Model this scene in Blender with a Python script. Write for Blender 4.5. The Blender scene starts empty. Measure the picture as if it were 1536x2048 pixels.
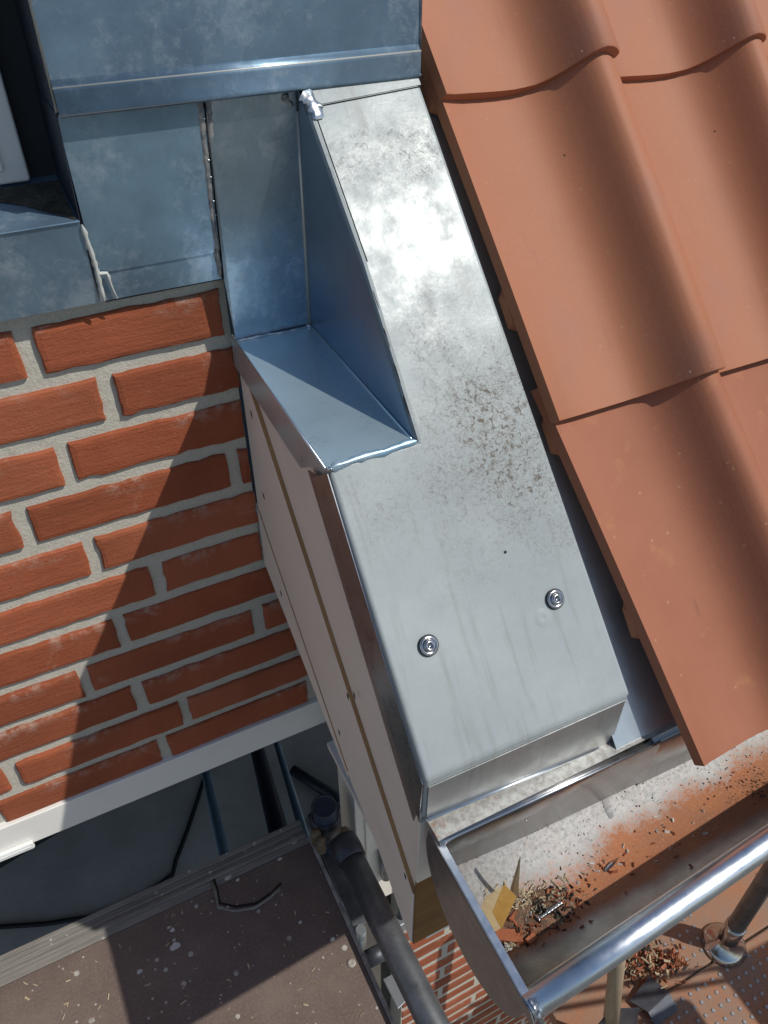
import bpy, bmesh, math, random
from mathutils import Vector, Matrix, Quaternion, noise
random.seed(7)
SC = bpy.context.scene
COL = SC.collection
R_ = math.radians

# ------------------------------------------------------------------ camera
CAM = Vector((0.05896, -0.76057, 0.34360))
ROT = Matrix(((0.89391114, -0.44823407, -0.00301447),
              (-0.28909778, -0.57138086, -0.76807968),
              (0.34255707, 0.68746646, -0.64034719)))      # rows: right, down, forward
FPX, PW, PH = 1580.0, 1536, 2048
cd = bpy.data.cameras.new('camera')
cam = bpy.data.objects.new('camera', cd); COL.objects.link(cam)
cd.sensor_fit = 'HORIZONTAL'; cd.sensor_width = 36.0
cd.lens = FPX / PW * 36.0
cd.clip_start = 0.02; cd.clip_end = 2000
r, d, f = ROT[0], ROT[1], ROT[2]
cam.matrix_world = Matrix(((r[0], -d[0], -f[0], CAM[0]), (r[1], -d[1], -f[1], CAM[1]),
                           (r[2], -d[2], -f[2], CAM[2]), (0, 0, 0, 1)))
SC.camera = cam
SC.render.resolution_x = 768; SC.render.resolution_y = 1024

# ------------------------------------------------------------------ world, sun, exposure
SUN = Vector((-0.466, 0.448, -0.763)).normalized()
w = bpy.data.worlds.new('World'); SC.world = w; w.use_nodes = True
wn = w.node_tree; wn.nodes.clear()
sky = wn.nodes.new('ShaderNodeTexSky'); sky.sky_type = 'NISHITA'; sky.sun_disc = False
sky.sun_elevation = math.asin(-SUN.z); sky.sun_rotation = math.atan2(-SUN.x, -SUN.y)
sky.air_density = 1.0; sky.dust_density = 0.6; sky.ozone_density = 0.7
bg = wn.nodes.new('ShaderNodeBackground'); bg.inputs[1].default_value = 0.085
wo = wn.nodes.new('ShaderNodeOutputWorld')
wn.links.new(sky.outputs[0], bg.inputs[0]); wn.links.new(bg.outputs[0], wo.inputs[0])
sl = bpy.data.lights.new('sun', 'SUN'); sl.energy = 3.1; sl.angle = R_(0.55); sl.color = (1.0, 0.955, 0.88)
so = bpy.data.objects.new('sun', sl); COL.objects.link(so)
so.rotation_euler = SUN.to_track_quat('-Z', 'Y').to_euler(); so.location = (2, -2, 4)
vs = SC.view_settings; vs.view_transform = 'Standard'; vs.look = 'None'; vs.exposure = 0.0; vs.gamma = 1.0
vs.use_curve_mapping = False
SC.render.engine = 'CYCLES'
SC.cycles.max_bounces = 8; SC.cycles.glossy_bounces = 6; SC.cycles.sample_clamp_indirect = 8

# ------------------------------------------------------------------ pixel -> point on a plane
def ray(u, v):
    a, b = (u - PW / 2) / FPX, (v - PH / 2) / FPX
    return ROT[0] * a + ROT[1] * b + ROT[2]
def px(u, v, axis, k):
    q = ray(u, v); i = 'xyz'.index(axis)
    return CAM + q * ((k - CAM[i]) / q[i])
PIT = R_(49)
def T(y): return 0.232 + math.tan(PIT) * y          # plane of the sloping cap
CN = Vector((0, -math.sin(PIT), math.cos(PIT)))
def pcap(u, v, off=0.0):
    q = ray(u, v); k = 0.232 * math.cos(PIT) + off
    return CAM + q * ((k - CN.dot(CAM)) / CN.dot(q))

# ------------------------------------------------------------------ materials
def lin(c): return tuple(((x / 255 + .055) / 1.055) ** 2.4 if x > 10 else x / 255 / 12.92 for x in c) + (1,)
class MB:
    def __init__(s, name):
        s.m = bpy.data.materials.new(name); s.m.use_nodes = True
        s.t = s.m.node_tree; s.t.nodes.clear()
        s.b = s.n('ShaderNodeBsdfPrincipled'); o = s.n('ShaderNodeOutputMaterial')
        s.t.links.new(s.b.outputs[0], o.inputs[0])
        s.co = s.n('ShaderNodeTexCoord').outputs['Object']
    def n(s, ty, ins=None, **at):
        nd = s.t.nodes.new(ty)
        for k, v in at.items(): setattr(nd, k, v)
        for k, v in (ins or {}).items():
            if isinstance(v, bpy.types.NodeSocket): s.t.links.new(v, nd.inputs[k])
            else: nd.inputs[k].default_value = v
        return nd
    def mapped(s, scale=(1, 1, 1), rot=(0, 0, 0), loc=(0, 0, 0), src=None):
        return s.n('ShaderNodeMapping', {'Vector': src or s.co, 'Scale': scale, 'Rotation': rot, 'Location': loc}).outputs[0]
    def noise(s, scale, detail=4, rough=.55, vec=None, dist=0):
        return s.n('ShaderNodeTexNoise', {'Vector': vec or s.co, 'Scale': scale, 'Detail': detail, 'Roughness': rough, 'Distortion': dist}).outputs[0]
    def vor(s, scale, vec=None, feature='F1', rnd=1):
        return s.n('ShaderNodeTexVoronoi', {'Vector': vec or s.co, 'Scale': scale, 'Randomness': rnd}, feature=feature).outputs['Distance']
    def ramp(s, fac, a, b, lo=0., hi=1.):
        return s.n('ShaderNodeMapRange', {'Value': fac, 'From Min': a, 'From Max': b, 'To Min': lo, 'To Max': hi}).outputs[0]
    def mix(s, fac, a, b):
        nd = s.n('ShaderNodeMix', data_type='RGBA')
        for k, v in ((0, fac), (6, a), (7, b)):
            if isinstance(v, bpy.types.NodeSocket): s.t.links.new(v, nd.inputs[k])
            else: nd.inputs[k].default_value = v
        return nd.outputs[2]
    def math(s, op, a, b=0.):
        nd = s.n('ShaderNodeMath', operation=op)
        for k, v in ((0, a), (1, b)):
            if isinstance(v, bpy.types.NodeSocket): s.t.links.new(v, nd.inputs[k])
            else: nd.inputs[k].default_value = v
        return nd.outputs[0]
    def near(s, p, r0, r1):                     # 1 near point p, 0 beyond r1
        nd = s.n('ShaderNodeVectorMath', operation='DISTANCE'); s.t.links.new(s.co, nd.inputs[0]); nd.inputs[1].default_value = p
        return s.ramp(nd.outputs['Value'], r0, r1, 1, 0)
    def xyz(s):
        return s.n('ShaderNodeSeparateXYZ', {0: s.co}).outputs
    def rnd(s): return s.n('ShaderNodeObjectInfo').outputs['Random']
    def set(s, **k):
        for a, v in k.items():
            a = a.replace('_', ' ')
            if isinstance(v, bpy.types.NodeSocket): s.t.links.new(v, s.b.inputs[a])
            else: s.b.inputs[a].default_value = v
        return s
    def bump(s, h, strength=.5, dist=.002, prev=None):
        nd = s.n('ShaderNodeBump', {'Height': h, 'Strength': strength, 'Distance': dist})
        if prev: s.t.links.new(prev, nd.inputs['Normal'])
        s.t.links.new(nd.outputs[0], s.b.inputs['Normal']); return nd.outputs[0]

def zinc(name, base, dark, rough, metal=.9, patch=.5, stains=(), wave=.5, streak=None, spots=0., white=None, spec=.5):
    m = MB(name)
    big = m.noise(9, 5, .6); fine = m.noise(260, 3, .6); mid = m.noise(45, 5, .65)
    c = m.mix(m.ramp(big, .35, .7, 0, patch), base, dark)
    c = m.mix(m.ramp(mid, .45, .75, 0, patch * .7), c, dark)
    if white: c = m.mix(m.ramp(m.math('ADD', m.math('MULTIPLY', m.noise(13, 3, .6), .5), m.math('MULTIPLY', m.noise(75, 6, .8, dist=.4), .5)), .50, .62, 0, .6), c, white)
    rr = m.ramp(mid, .3, .7, rough - .07, rough + .1)
    if streak is not None:                       # run-off streaks along the fall
        st = m.noise(1, 4, .6, vec=m.mapped((110, 9, 9)))
        c = m.mix(m.ramp(st, .55, .8, 0, streak), c, lin((120, 112, 96)))
    tot = None
    for (p, r0, r1, dens) in stains:             # local patches of dried splashes and scum
        warp = m.math('MULTIPLY', m.math('SUBTRACT', m.noise(20, 4, .65), .5), .12)
        nd = m.n('ShaderNodeVectorMath', operation='DISTANCE'); m.t.links.new(m.co, nd.inputs[0]); nd.inputs[1].default_value = p
        a = m.ramp(m.math('ADD', nd.outputs['Value'], warp), r0, r1, 1, 0)
        tn = m.math('MAXIMUM', m.ramp(m.noise(190, 5, .8, dist=1.0), .50, .66), m.math('MULTIPLY', m.ramp(m.math('ABSOLUTE', m.math('SUBTRACT', m.noise(130, 4, .6, dist=2.2), .5)), .0, .035, 1, 0), .5))
        k = m.math('MULTIPLY', m.math('MULTIPLY', a, m.math('ADD', tn, .12)), dens)
        tot = k if tot is None else m.math('MAXIMUM', tot, k)
    if spots:
        sp = m.ramp(m.vor(150), .16, .27, 1, 0); gate = m.ramp(m.noise(14, 3), .52 - spots * .1, .66, 0, 1)
        k = m.math('MULTIPLY', sp, gate); tot = k if tot is None else m.math('MAXIMUM', tot, m.math('MULTIPLY', k, .8))
    if tot is not None:
        tot = m.math('MINIMUM', tot, .92); c = m.mix(tot, c, lin((94, 84, 72))); rr = m.math('ADD', rr, m.math('MULTIPLY', tot, .3))
    m.set(Base_Color=c, Metallic=metal, Roughness=rr, Specular_IOR_Level=spec)
    b1 = m.bump(m.noise(7, 2, .5), wave, .006)
    b2 = m.bump(fine, .12, .0006, b1)
    return m.m

Z_UP = zinc('zinc_weathered', (.205, .32, .43, 1), (.12, .185, .26, 1), .42, metal=.5, patch=1., wave=.25, white=(.42, .50, .58, 1))
Z_LOW = zinc('zinc_dull', (.30, .46, .58, 1), (.18, .27, .35, 1), .33, metal=.62, patch=1., wave=.6, white=(.56, .67, .76, 1))
Z_NOTCH = zinc('zinc_clean', (.64, .81, .88, 1), (.47, .61, .68, 1), .32, metal=.7, patch=.7, wave=.25)
Z_CAP = zinc('zinc_splashed', (.42, .46, .462, 1), (.325, .362, .372, 1), .30, metal=.035, spec=.11, patch=.7, wave=.55, streak=.35,
             stains=[((.43, -.268, -.072), .02, .12, 1.3), ((.415, -.30, -.11), .0, .07, .9), ((.40, -.205, .0), .0, .07, .6), ((.37, -.085, .135), .0, .06, .45), ((.43, -.085, .135), .0, .06, .6),
                     ((.30, -.285, -.09), .0, .08, .4), ((.46, -.33, -.15), .0, .06, .6), ((.37, -.32, -.14), .0, .08, .35)])
Z_CHAN = zinc('zinc_channel', (.60, .66, .70, 1), (.45, .50, .54, 1), .35, metal=.8, patch=.5, wave=.3)
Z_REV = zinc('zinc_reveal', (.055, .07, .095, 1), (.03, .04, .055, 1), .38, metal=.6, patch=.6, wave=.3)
Z_SIDE = zinc('zinc_side', (.40, .43, .45, 1), (.28, .29, .30, 1), .30, metal=1., patch=.5, wave=.2)
Z_SPECK = zinc('zinc_speckled', (.42, .38, .37, 1), (.25, .21, .20, 1), .42, metal=.8, patch=.8, wave=.2, spots=2.)
Z_BACK = zinc('zinc_back', (.47, .60, .68, 1), (.28, .36, .42, 1), .30, metal=.95, patch=.9, wave=.4, white=(.72, .80, .86, 1))
Z_CHEEK = zinc('zinc_cheek', (.34, .45, .58, 1), (.25, .34, .45, 1), .38, metal=1., patch=.4, wave=.2)
Z_FRONT = zinc('zinc_front', (.40, .42, .42, 1), (.28, .29, .29, 1), .36, metal=.6, patch=.8, wave=.3, streak=.5)
Z_LITE = zinc('zinc_bright_fold', (.56, .56, .51, 1), (.42, .42, .39, 1), .4, metal=.35, patch=.4, wave=.1)  # paler zinc: bright line of the folds put into the colour
Z_GUT = zinc('zinc_bright', (.80, .85, .90, 1), (.60, .65, .70, 1), .31, metal=1., patch=.35, wave=.1)
Z_DROP = zinc('zinc_eaves', (.50, .50, .50, 1), (.38, .36, .34, 1), .30, metal=1., patch=.5, wave=.5)
SOLDER = zinc('solder', (.66, .68, .70, 1), (.35, .36, .38, 1), .28, metal=1., patch=.6, wave=1.)
m = MB('solder_flux'); m.set(Base_Color=m.mix(m.ramp(m.noise(120, 4), .4, .6), (.20, .21, .22, 1), (.45, .44, .42, 1)), Metallic=.55, Roughness=.5); m.bump(m.noise(200), .6, .001); FLUX = m.m
m = MB('sealant'); m.set(Base_Color=(.52, .53, .50, 1), Roughness=.6); SEAL = m.m
m = MB('black_joint'); m.set(Base_Color=(.012, .012, .013, 1), Roughness=.7); BLACK = m.m

# eaves strip: bright zinc with a skin of dust
m = MB('zinc_dusty')
k = m.ramp(m.noise(130, 5, .7), .42, .62); c = m.mix(k, (.60, .60, .57, 1), (.40, .38, .35, 1))
c = m.mix(m.ramp(m.noise(60, 4), .6, .7), c, (.42, .25, .17, 1))
m.set(Base_Color=c, Metallic=.45, Roughness=.5); m.bump(m.noise(300), .3, .0008); Z_DUST = m.m

# gutter trough: zinc, white lime dust on the back, brick dust in the bottom
m = MB('gutter_dirt')
X, Y, Zc = m.xyz()
wob = m.math('MULTIPLY', m.math('SUBTRACT', m.noise(16, 4, .6), .5), .05)
yy = m.math('ADD', m.math('ADD', Y, wob), m.math('MULTIPLY', m.math('SUBTRACT', X, .3), -.055)); yf = m.math('ADD', Y, m.math('MULTIPLY', wob, .4))
grain = m.noise(240, 4, .7)
zb = m.mix(m.ramp(m.noise(40, 4), .35, .65), (.56, .58, .57, 1), (.40, .41, .40, 1))
lime = m.mix(m.ramp(grain, .32, .68), (.70, .72, .72, 1), (.36, .36, .35, 1)); lime = m.mix(m.ramp(m.noise(28, 5, .7), .48, .70, 0, .30), lime, (.46, .33, .26, 1))
lime = m.mix(m.ramp(m.vor(170), .10, .2, .8, 0), lime, (.14, .11, .09, 1))
dust = m.mix(m.ramp(m.noise(30, 4), .3, .7), (.46, .175, .075, 1), (.36, .16, .085, 1))
dust = m.mix(m.ramp(m.noise(420, 2), .58, .75, 0, .5), dust, (.62, .40, .28, 1))
cl = m.ramp(m.math('ADD', yy, m.math('MULTIPLY', m.math('SUBTRACT', grain, .5), .05)), -.512, -.492, 0, 1); c = m.mix(m.ramp(yf, -.556, -.540, 0, 1), zb, dust)
c = m.mix(m.math('MULTIPLY', cl, m.ramp(grain, .2, .55, .75, 1)), c, lime)
dirty = m.math('MAXIMUM', m.ramp(yf, -.556, -.540, 0, 1), cl)
m.set(Base_Color=c, Metallic=m.ramp(dirty, 0, 1, .9, .1), Roughness=m.ramp(dirty, 0, 1, .38, .8)); m.bump(grain, .5, .001); GUTTER = m.m

def brickmat(name, a, b, c3):
    m = MB(name)
    v = m.n('ShaderNodeVectorMath', operation='ADD'); m.t.links.new(m.co, v.inputs[0])
    cx = m.n('ShaderNodeCombineXYZ', {0: m.math('MULTIPLY', m.rnd(), 9.), 2: m.math('MULTIPLY', m.rnd(), 5.)}); m.t.links.new(cx.outputs[0], v.inputs[1])
    vec = v.outputs[0]
    c = m.mix(m.ramp(m.noise(18, 5, .6, vec), .3, .7), a, b)
    c = m.mix(m.ramp(m.rnd(), .3, 1, 0, .9), c, c3); c = m.mix(m.ramp(m.rnd(), 0, .25, .45, 0), c, (.24, .062, .026, 1))
    c = m.mix(m.ramp(m.noise(5, 2, .5, vec), .50, .68, 0, .65), c, (.25, .068, .026, 1))
    c = m.mix(m.ramp(m.noise(95, 5, .7, vec), .58, .75, 0, .45), c, (.50, .20, .11, 1))
    c = m.mix(m.ramp(m.noise(7, 6, .75, vec, 1.5), .62, .72, 0, .4), c, (.52, .30, .22, 1))
    zz = m.xyz()[2]; sm = m.math('MULTIPLY', m.math('MULTIPLY', m.ramp(zz, .030, .050), m.ramp(m.noise(55, 5, .75, vec), .46, .62)), m.ramp(m.noise(9, 2, .5, vec), .50, .60))
    c = m.mix(m.math('MULTIPLY', sm, .6), c, (.50, .40, .33, 1))
    pits = m.ramp(m.vor(85, m.mapped((1, 1, 1.6), src=vec)), .05, .13, 1, 0); gate = m.ramp(m.noise(30, 2, .5, vec), .54, .62)
    pit = m.math('MULTIPLY', pits, gate)
    c = m.mix(m.math('MULTIPLY', pit, .8), c, (.09, .03, .018, 1))
    m.set(Base_Color=c, Roughness=.88)
    drag = m.noise(1, 5, .65, m.mapped((25, 60, 150), src=vec))
    b1 = m.bump(drag, .7, .0022); b2 = m.bump(m.noise(300, 5, .75, vec), .7, .0014, b1); m.bump(pit, -1., .003, b2)
    return m.m
BRICK = brickmat('red_brick', (.40, .105, .042, 1), (.33, .080, .032, 1), (.43, .125, .056, 1))
BRICK_S = brickmat('brick_rubble', (.42, .14, .06, 1), (.34, .11, .05, 1), (.42, .15, .07, 1))
m = MB('mortar'); g = m.noise(420, 4, .75)
c = m.mix(m.ramp(g, .3, .7), (.45, .43, .36, 1), (.66, .635, .54, 1)); c = m.mix(m.ramp(m.noise(25, 4), .4, .7, 0, .5), c, (.58, .56, .49, 1))
m.set(Base_Color=c, Roughness=.95); b1 = m.bump(m.noise(60, 4), .5, .003); m.bump(g, .6, .0016, b1); MORTAR = m.m

m = MB('terracotta')
c = m.mix(m.ramp(m.noise(6, 4), .35, .65), (.41, .158, .080, 1), (.385, .142, .069, 1))
c = m.mix(m.ramp(m.noise(10, 3, .5, m.mapped(loc=(3, 1, 0))), .55, .72, 0, .7), c, (.36, .158, .110, 1))
c = m.mix(m.ramp(m.vor(42), .05, .09, .5, 0), c, (.46, .22, .12, 1))
c = m.mix(m.ramp(m.noise(1, 5, .65, m.mapped((60, 9, 9))), .58, .76, 0, .35), c, (.27, .115, .072, 1))
c = m.mix(m.ramp(m.noise(300, 4, .75), .55, .75, 0, .35), c, (.47, .24, .155, 1))
c = m.mix(m.math('MULTIPLY', m.ramp(m.vor(38, m.mapped(loc=(.3, .2, 0))), .025, .04, 1, 0), m.ramp(m.noise(11), .55, .6)), c, (.66, .52, .42, 1))
c = m.mix(m.ramp(m.vor(9, m.mapped(loc=(.7, .1, .4))), .012, .02, 1, 0), c, (.03, .015, .01, 1))
m.set(Base_Color=c, Roughness=.66); b1 = m.bump(m.noise(5, 2), .3, .004); m.bump(m.noise(380, 3), .2, .0006, b1); TILE = m.m
m = MB('terracotta_dusty')
c = m.mix(m.ramp(m.noise(9, 4), .35, .65), (.37, .137, .074, 1), (.335, .118, .061, 1)); c = m.mix(m.ramp(m.noise(26, 4, .6), .6, .75, 0, .6), c, (.46, .20, .085, 1))
c = m.mix(m.ramp(m.vor(46), .05, .09, .6, 0), c, (.5, .27, .16, 1)); c = m.mix(m.ramp(m.noise(40, 4, .5, m.mapped((1, .25, .25))), .66, .74, 0, .5), c, (.2, .07, .05, 1))
m.set(Base_Color=c, Roughness=.72); b1 = m.bump(m.noise(5, 2), .3, .004); m.bump(m.noise(380, 3), .25, .0006, b1); TILE_E = m.m

def paint(name, c, rough=.5, dirt=.25, dc=(.25, .23, .2, 1)):
    m = MB(name); k = m.mix(m.ramp(m.noise(14, 5, .6), .5, .8, 0, dirt), c, dc); k = m.mix(m.ramp(m.noise(120, 4, .7), .66, .74, 0, dirt), k, dc)
    m.set(Base_Color=k, Roughness=rough); m.bump(m.noise(90, 3), .08, .001); return m.m
WHITE = paint('white_paint', (.92, .865, .76, 1), .5, .14)
PVC = paint('white_frame', (.88, .89, .87, 1), .35, .05)
GREYTRIM = paint('white_trim', (.87, .86, .81, 1), .5, .12)
def wood(name, a, b, scale=(6, 60, 60), rough=.7):
    m = MB(name); g = m.noise(1, 5, .6, m.mapped(scale), .8)
    m.set(Base_Color=m.mix(m.ramp(g, .3, .7), a, b), Roughness=rough); m.bump(g, .3, .001); return m.m
RAW = wood('raw_wood', (.50, .29, .13, 1), (.38, .20, .085, 1), (60, 8, 8))
RAW2 = wood('stained_end', (.27, .135, .035, 1), (.18, .085, .02, 1), (8, 60, 60))
PINE = wood('pine', (.72, .56, .33, 1), (.60, .43, .22, 1), (40, 40, 300))
PINE_Y = wood('yellow_board', (.58, .34, .09, 1), (.48, .26, .06, 1), (150, 150, 150))
HANDLE = wood('ash_handle', (.42, .33, .22, 1), (.30, .23, .15, 1), (80, 80, 6))

# plywood deck film with paint splashes
m = MB('phenolic_film')
c = m.mix(m.ramp(m.noise(12, 5, .65), .3, .75), (.125, .088, .072, 1), (.20, .15, .125, 1))
c = m.mix(m.ramp(m.noise(260, 4, .75), .45, .75, 0, .6), c, (.27, .22, .19, 1))
d1 = m.math('MULTIPLY', m.ramp(m.vor(26, m.mapped(loc=(.3, .1, 0)), rnd=1), .09, .12, 1, 0), m.ramp(m.noise(9), .50, .54))
d2 = m.math('MULTIPLY', m.ramp(m.vor(70), .10, .16, 1, 0), m.ramp(m.noise(16), .50, .56))
c = m.mix(m.math('MAXIMUM', d1, d2), c, (.46, .44, .40, 1))
m.set(Base_Color=c, Roughness=.55); m.bump(m.noise(340, 3), .35, .0008); PLY = m.m
m = MB('grey_edge'); g = m.noise(1, 5, .6, m.mapped((12, 160, 160)))
c = m.mix(m.ramp(g, .3, .7), (.30, .28, .245, 1), (.19, .175, .155, 1))
c = m.mix(m.math('MULTIPLY', m.ramp(m.vor(55), .12, .18, 1, 0), m.ramp(m.noise(14), .46, .5)), c, (.5, .48, .43, 1))
m.set(Base_Color=c, Roughness=.65, Metallic=.1); m.bump(g, .4, .001); EDGE = m.m
m = MB('pale_edge'); c = m.mix(m.ramp(m.noise(45, 4), .4, .65), (.50, .47, .41, 1), (.25, .22, .19, 1)); m.set(Base_Color=c, Roughness=.7); PEDGE = m.m
def steel(name, a, b, rough, metal=.7, sc=30):
    m = MB(name); n_ = m.noise(sc, 5, .65)
    c = m.mix(m.ramp(n_, .35, .7), a, b); c = m.mix(m.ramp(m.noise(sc * 4, 4, .7), .62, .72, 0, .5), c, (.05, .05, .055, 1))
    m.set(Base_Color=c, Roughness=rough, Metallic=metal); m.bump(m.noise(sc * 6), .25, .0008); return m.m
GALV = steel('galvanised_worn', (.25, .27, .29, 1), (.14, .155, .17, 1), .45, .75)
GALV_L = steel('galvanised', (.42, .45, .48, 1), (.34, .37, .40, 1), .42, .7)
DARKST = steel('dark_steel', (.10, .11, .13, 1), (.06, .065, .08, 1), .5, .6)
NAVY = steel('navy_paint', (.025, .04, .075, 1), (.015, .02, .04, 1), .45, .1)
BLUE = steel('blue_paint', (.24, .42, .62, 1), (.17, .30, .46, 1), .42, .15)
CHROME = steel('polished_steel', (.62, .62, .62, 1), (.50, .49, .48, 1), .16, 1., 60)
BRASSY = steel('rusty_bolts', (.30, .24, .15, 1), (.16, .12, .08, 1), .6, .4, 90)
m = MB('concrete'); c = m.mix(m.ramp(m.noise(3, 6, .65), .3, .7), (.66, .62, .54, 1), (.46, .43, .375, 1)); c = m.mix(m.ramp(m.noise(40, 5, .7), .6, .75, 0, .4), c, (.09, .09, .09, 1))
m.set(Base_Color=c, Roughness=.85); m.bump(m.noise(80), .3, .002); CONC = m.m
m = MB('paving'); br = m.n('ShaderNodeTexBrick', {'Vector': m.co, 'Color1': (.13, .13, .12, 1), 'Color2': (.10, .10, .095, 1), 'Mortar': (.05, .05, .045, 1), 'Scale': 1.6, 'Mortar Size': .012})
m.set(Base_Color=br.outputs[0], Roughness=.9); PAVE = m.m
m = MB('steel_deck'); c = m.mix(m.ramp(m.noise(9, 5, .65), .35, .65), (.27, .20, .155, 1), (.38, .17, .085, 1)); c = m.mix(m.ramp(m.noise(160, 4, .7), .55, .75, 0, .5), c, (.45, .36, .28, 1))
m.set(Base_Color=c, Roughness=.75, Metallic=.15); m.bump(m.noise(200), .3, .001); SDECK = m.m
m = MB('dark_interior'); m.set(Base_Color=(.03, .035, .035, 1), Roughness=.8); DARK = m.m
m = MB('glass_dark'); m.set(Base_Color=(.02, .022, .025, 1), Roughness=.05); GLASS = m.m
m = MB('grime_shade'); m.set(Base_Color=m.mix(m.ramp(m.noise(60, 5, .7), .4, .65), (.025, .022, .018, 1), (.10, .085, .06, 1)), Roughness=.9); m.bump(m.noise(70, 5), .8, .005); GRIME_SHADE = m.m
m = MB('chips'); m.set(Base_Color=m.mix(m.rnd(), (.3, .2, .1, 1), (.3, .2, .1, 1)), Roughness=.8); CHIP = m.m
def flat(name, c, rough=.7, metal=0.):
    m = MB(name); m.set(Base_Color=m.mix(m.ramp(m.noise(150, 3), .3, .7, 0, .4), c, tuple(x * .6 for x in c[:3]) + (1,)), Roughness=rough, Metallic=metal); return m.m
CH_STRAW = flat('straw_chip', (.50, .41, .27, 1)); CH_DARK = flat('dark_grit', (.035, .032, .03, 1)); CH_RED = flat('brick_grit', (.36, .12, .055, 1)); CH_WHITE = flat('lime_chip', (.66, .65, .6, 1))
UNDER = flat('roof_underlay', (.03, .032, .035, 1), .8)

# ------------------------------------------------------------------ object helpers
def tag(o, label=None, cat=None, group=None, kind=None):
    if label: o['label'] = label
    if cat: o['category'] = cat
    if group: o['group'] = group
    if kind: o['kind'] = kind
    return o
def thing(name, loc, label, cat, group=None):
    o = bpy.data.objects.new(name, None); COL.objects.link(o); o.location = loc
    o.empty_display_size = .05
    return tag(o, label, cat, group)
def wloc(o):
    v = Vector(o.location)
    while o.parent: o = o.parent; v += Vector(o.location)
    return v
def link(name, me, parent=None, mat=None):
    if mat and not me.materials: me.materials.append(mat)
    o = bpy.data.objects.new(name, me); COL.objects.link(o)
    if parent: o.parent = parent; o.location = -wloc(parent)
    return o
def mesh(name, vs_, fs, mat, parent=None, bevel=0., seg=3, smooth=False):
    me = bpy.data.meshes.new(name); me.from_pydata([tuple(v) for v in vs_], [], fs); me.update()
    bm = bmesh.new(); bm.from_mesh(me); bmesh.ops.recalc_face_normals(bm, faces=bm.faces); bm.to_mesh(me); bm.free()
    if smooth or bevel:
        for p in me.polygons: p.use_smooth = True
    o = link(name, me, parent, mat)
    if bevel:
        b = o.modifiers.new('bevel', 'BEVEL'); b.width = bevel; b.segments = seg; b.limit_method = 'ANGLE'; b.angle_limit = R_(25); b.harden_normals = True
    return o
def box(name, lo, hi, mat, parent=None, bevel=0., seg=2):
    x0, y0, z0 = lo; x1, y1, z1 = hi
    v = [(x, y, z) for z in (z0, z1) for y in (y0, y1) for x in (x0, x1)]
    return mesh(name, v, [(0, 1, 3, 2), (4, 5, 7, 6), (0, 1, 5, 4), (2, 3, 7, 6), (0, 2, 6, 4), (1, 3, 7, 5)], mat, parent, bevel, seg)
def slab(name, poly, off, mat, parent=None, bevel=0., seg=3):
    """closed prism: 3-D polygon extruded by vector off"""
    n = len(poly); off = Vector(off); v = [Vector(p) for p in poly] + [Vector(p) + off for p in poly]
    fs = [tuple(range(n)), tuple(range(2 * n - 1, n - 1, -1))] + [(i, (i + 1) % n, n + (i + 1) % n, n + i) for i in range(n)]
    return mesh(name, v, fs, mat, parent, bevel, seg)
def strip(name, rows, mat, parent=None, thick=0., closed=False, smooth=True):
    """grid through rows of points; optional solidify"""
    n = len(rows[0]); v = [p for r_ in rows for p in r_]; fs = []
    for i in range(len(rows) - 1):
        for j in range(n if closed else n - 1):
            k = (j + 1) % n; fs.append((i * n + j, i * n + k, (i + 1) * n + k, (i + 1) * n + j))
    o = mesh(name, v, fs, mat, parent, smooth=smooth)
    if thick:
        s = o.modifiers.new('thick', 'SOLIDIFY'); s.thickness = thick; s.offset = 0
    return o
def tubemesh(pts, rad, sides=16, caps=True):
    pts = [Vector(p) for p in pts]; rows = []; n = len(pts)
    rads = rad if isinstance(rad, (list, tuple)) else [rad] * n
    t0 = (pts[1] - pts[0]).normalized(); up = Vector((0, 0, 1)) if abs(t0.z) < .9 else Vector((1, 0, 0))
    a = t0.cross(up).normalized()
    for i, p in enumerate(pts):
        t = ((pts[min(i + 1, n - 1)] - pts[max(i - 1, 0)])).normalized()
        a = (a - t * a.dot(t)).normalized(); b = t.cross(a)
        rows.append([p + (a * math.cos(2 * math.pi * k / sides) + b * math.sin(2 * math.pi * k / sides)) * rads[i] for k in range(sides)])
    v = [q for r_ in rows for q in r_]; fs = []
    for i in range(n - 1):
        for j in range(sides):
            k = (j + 1) % sides; fs.append((i * sides + j, i * sides + k, (i + 1) * sides + k, (i + 1) * sides + j))
    if caps: fs += [tuple(range(sides)), tuple(range((n - 1) * sides, n * sides))]
    return v, fs
def tube(name, pts, rad, mat, parent=None, sides=16, caps=True):
    v, fs = tubemesh(pts, rad, sides, caps)
    o = mesh(name, v, fs, mat, parent, smooth=True)
    for p in o.data.polygons:
        if len(p.vertices) > 4: p.use_smooth = False
    return o
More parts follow.
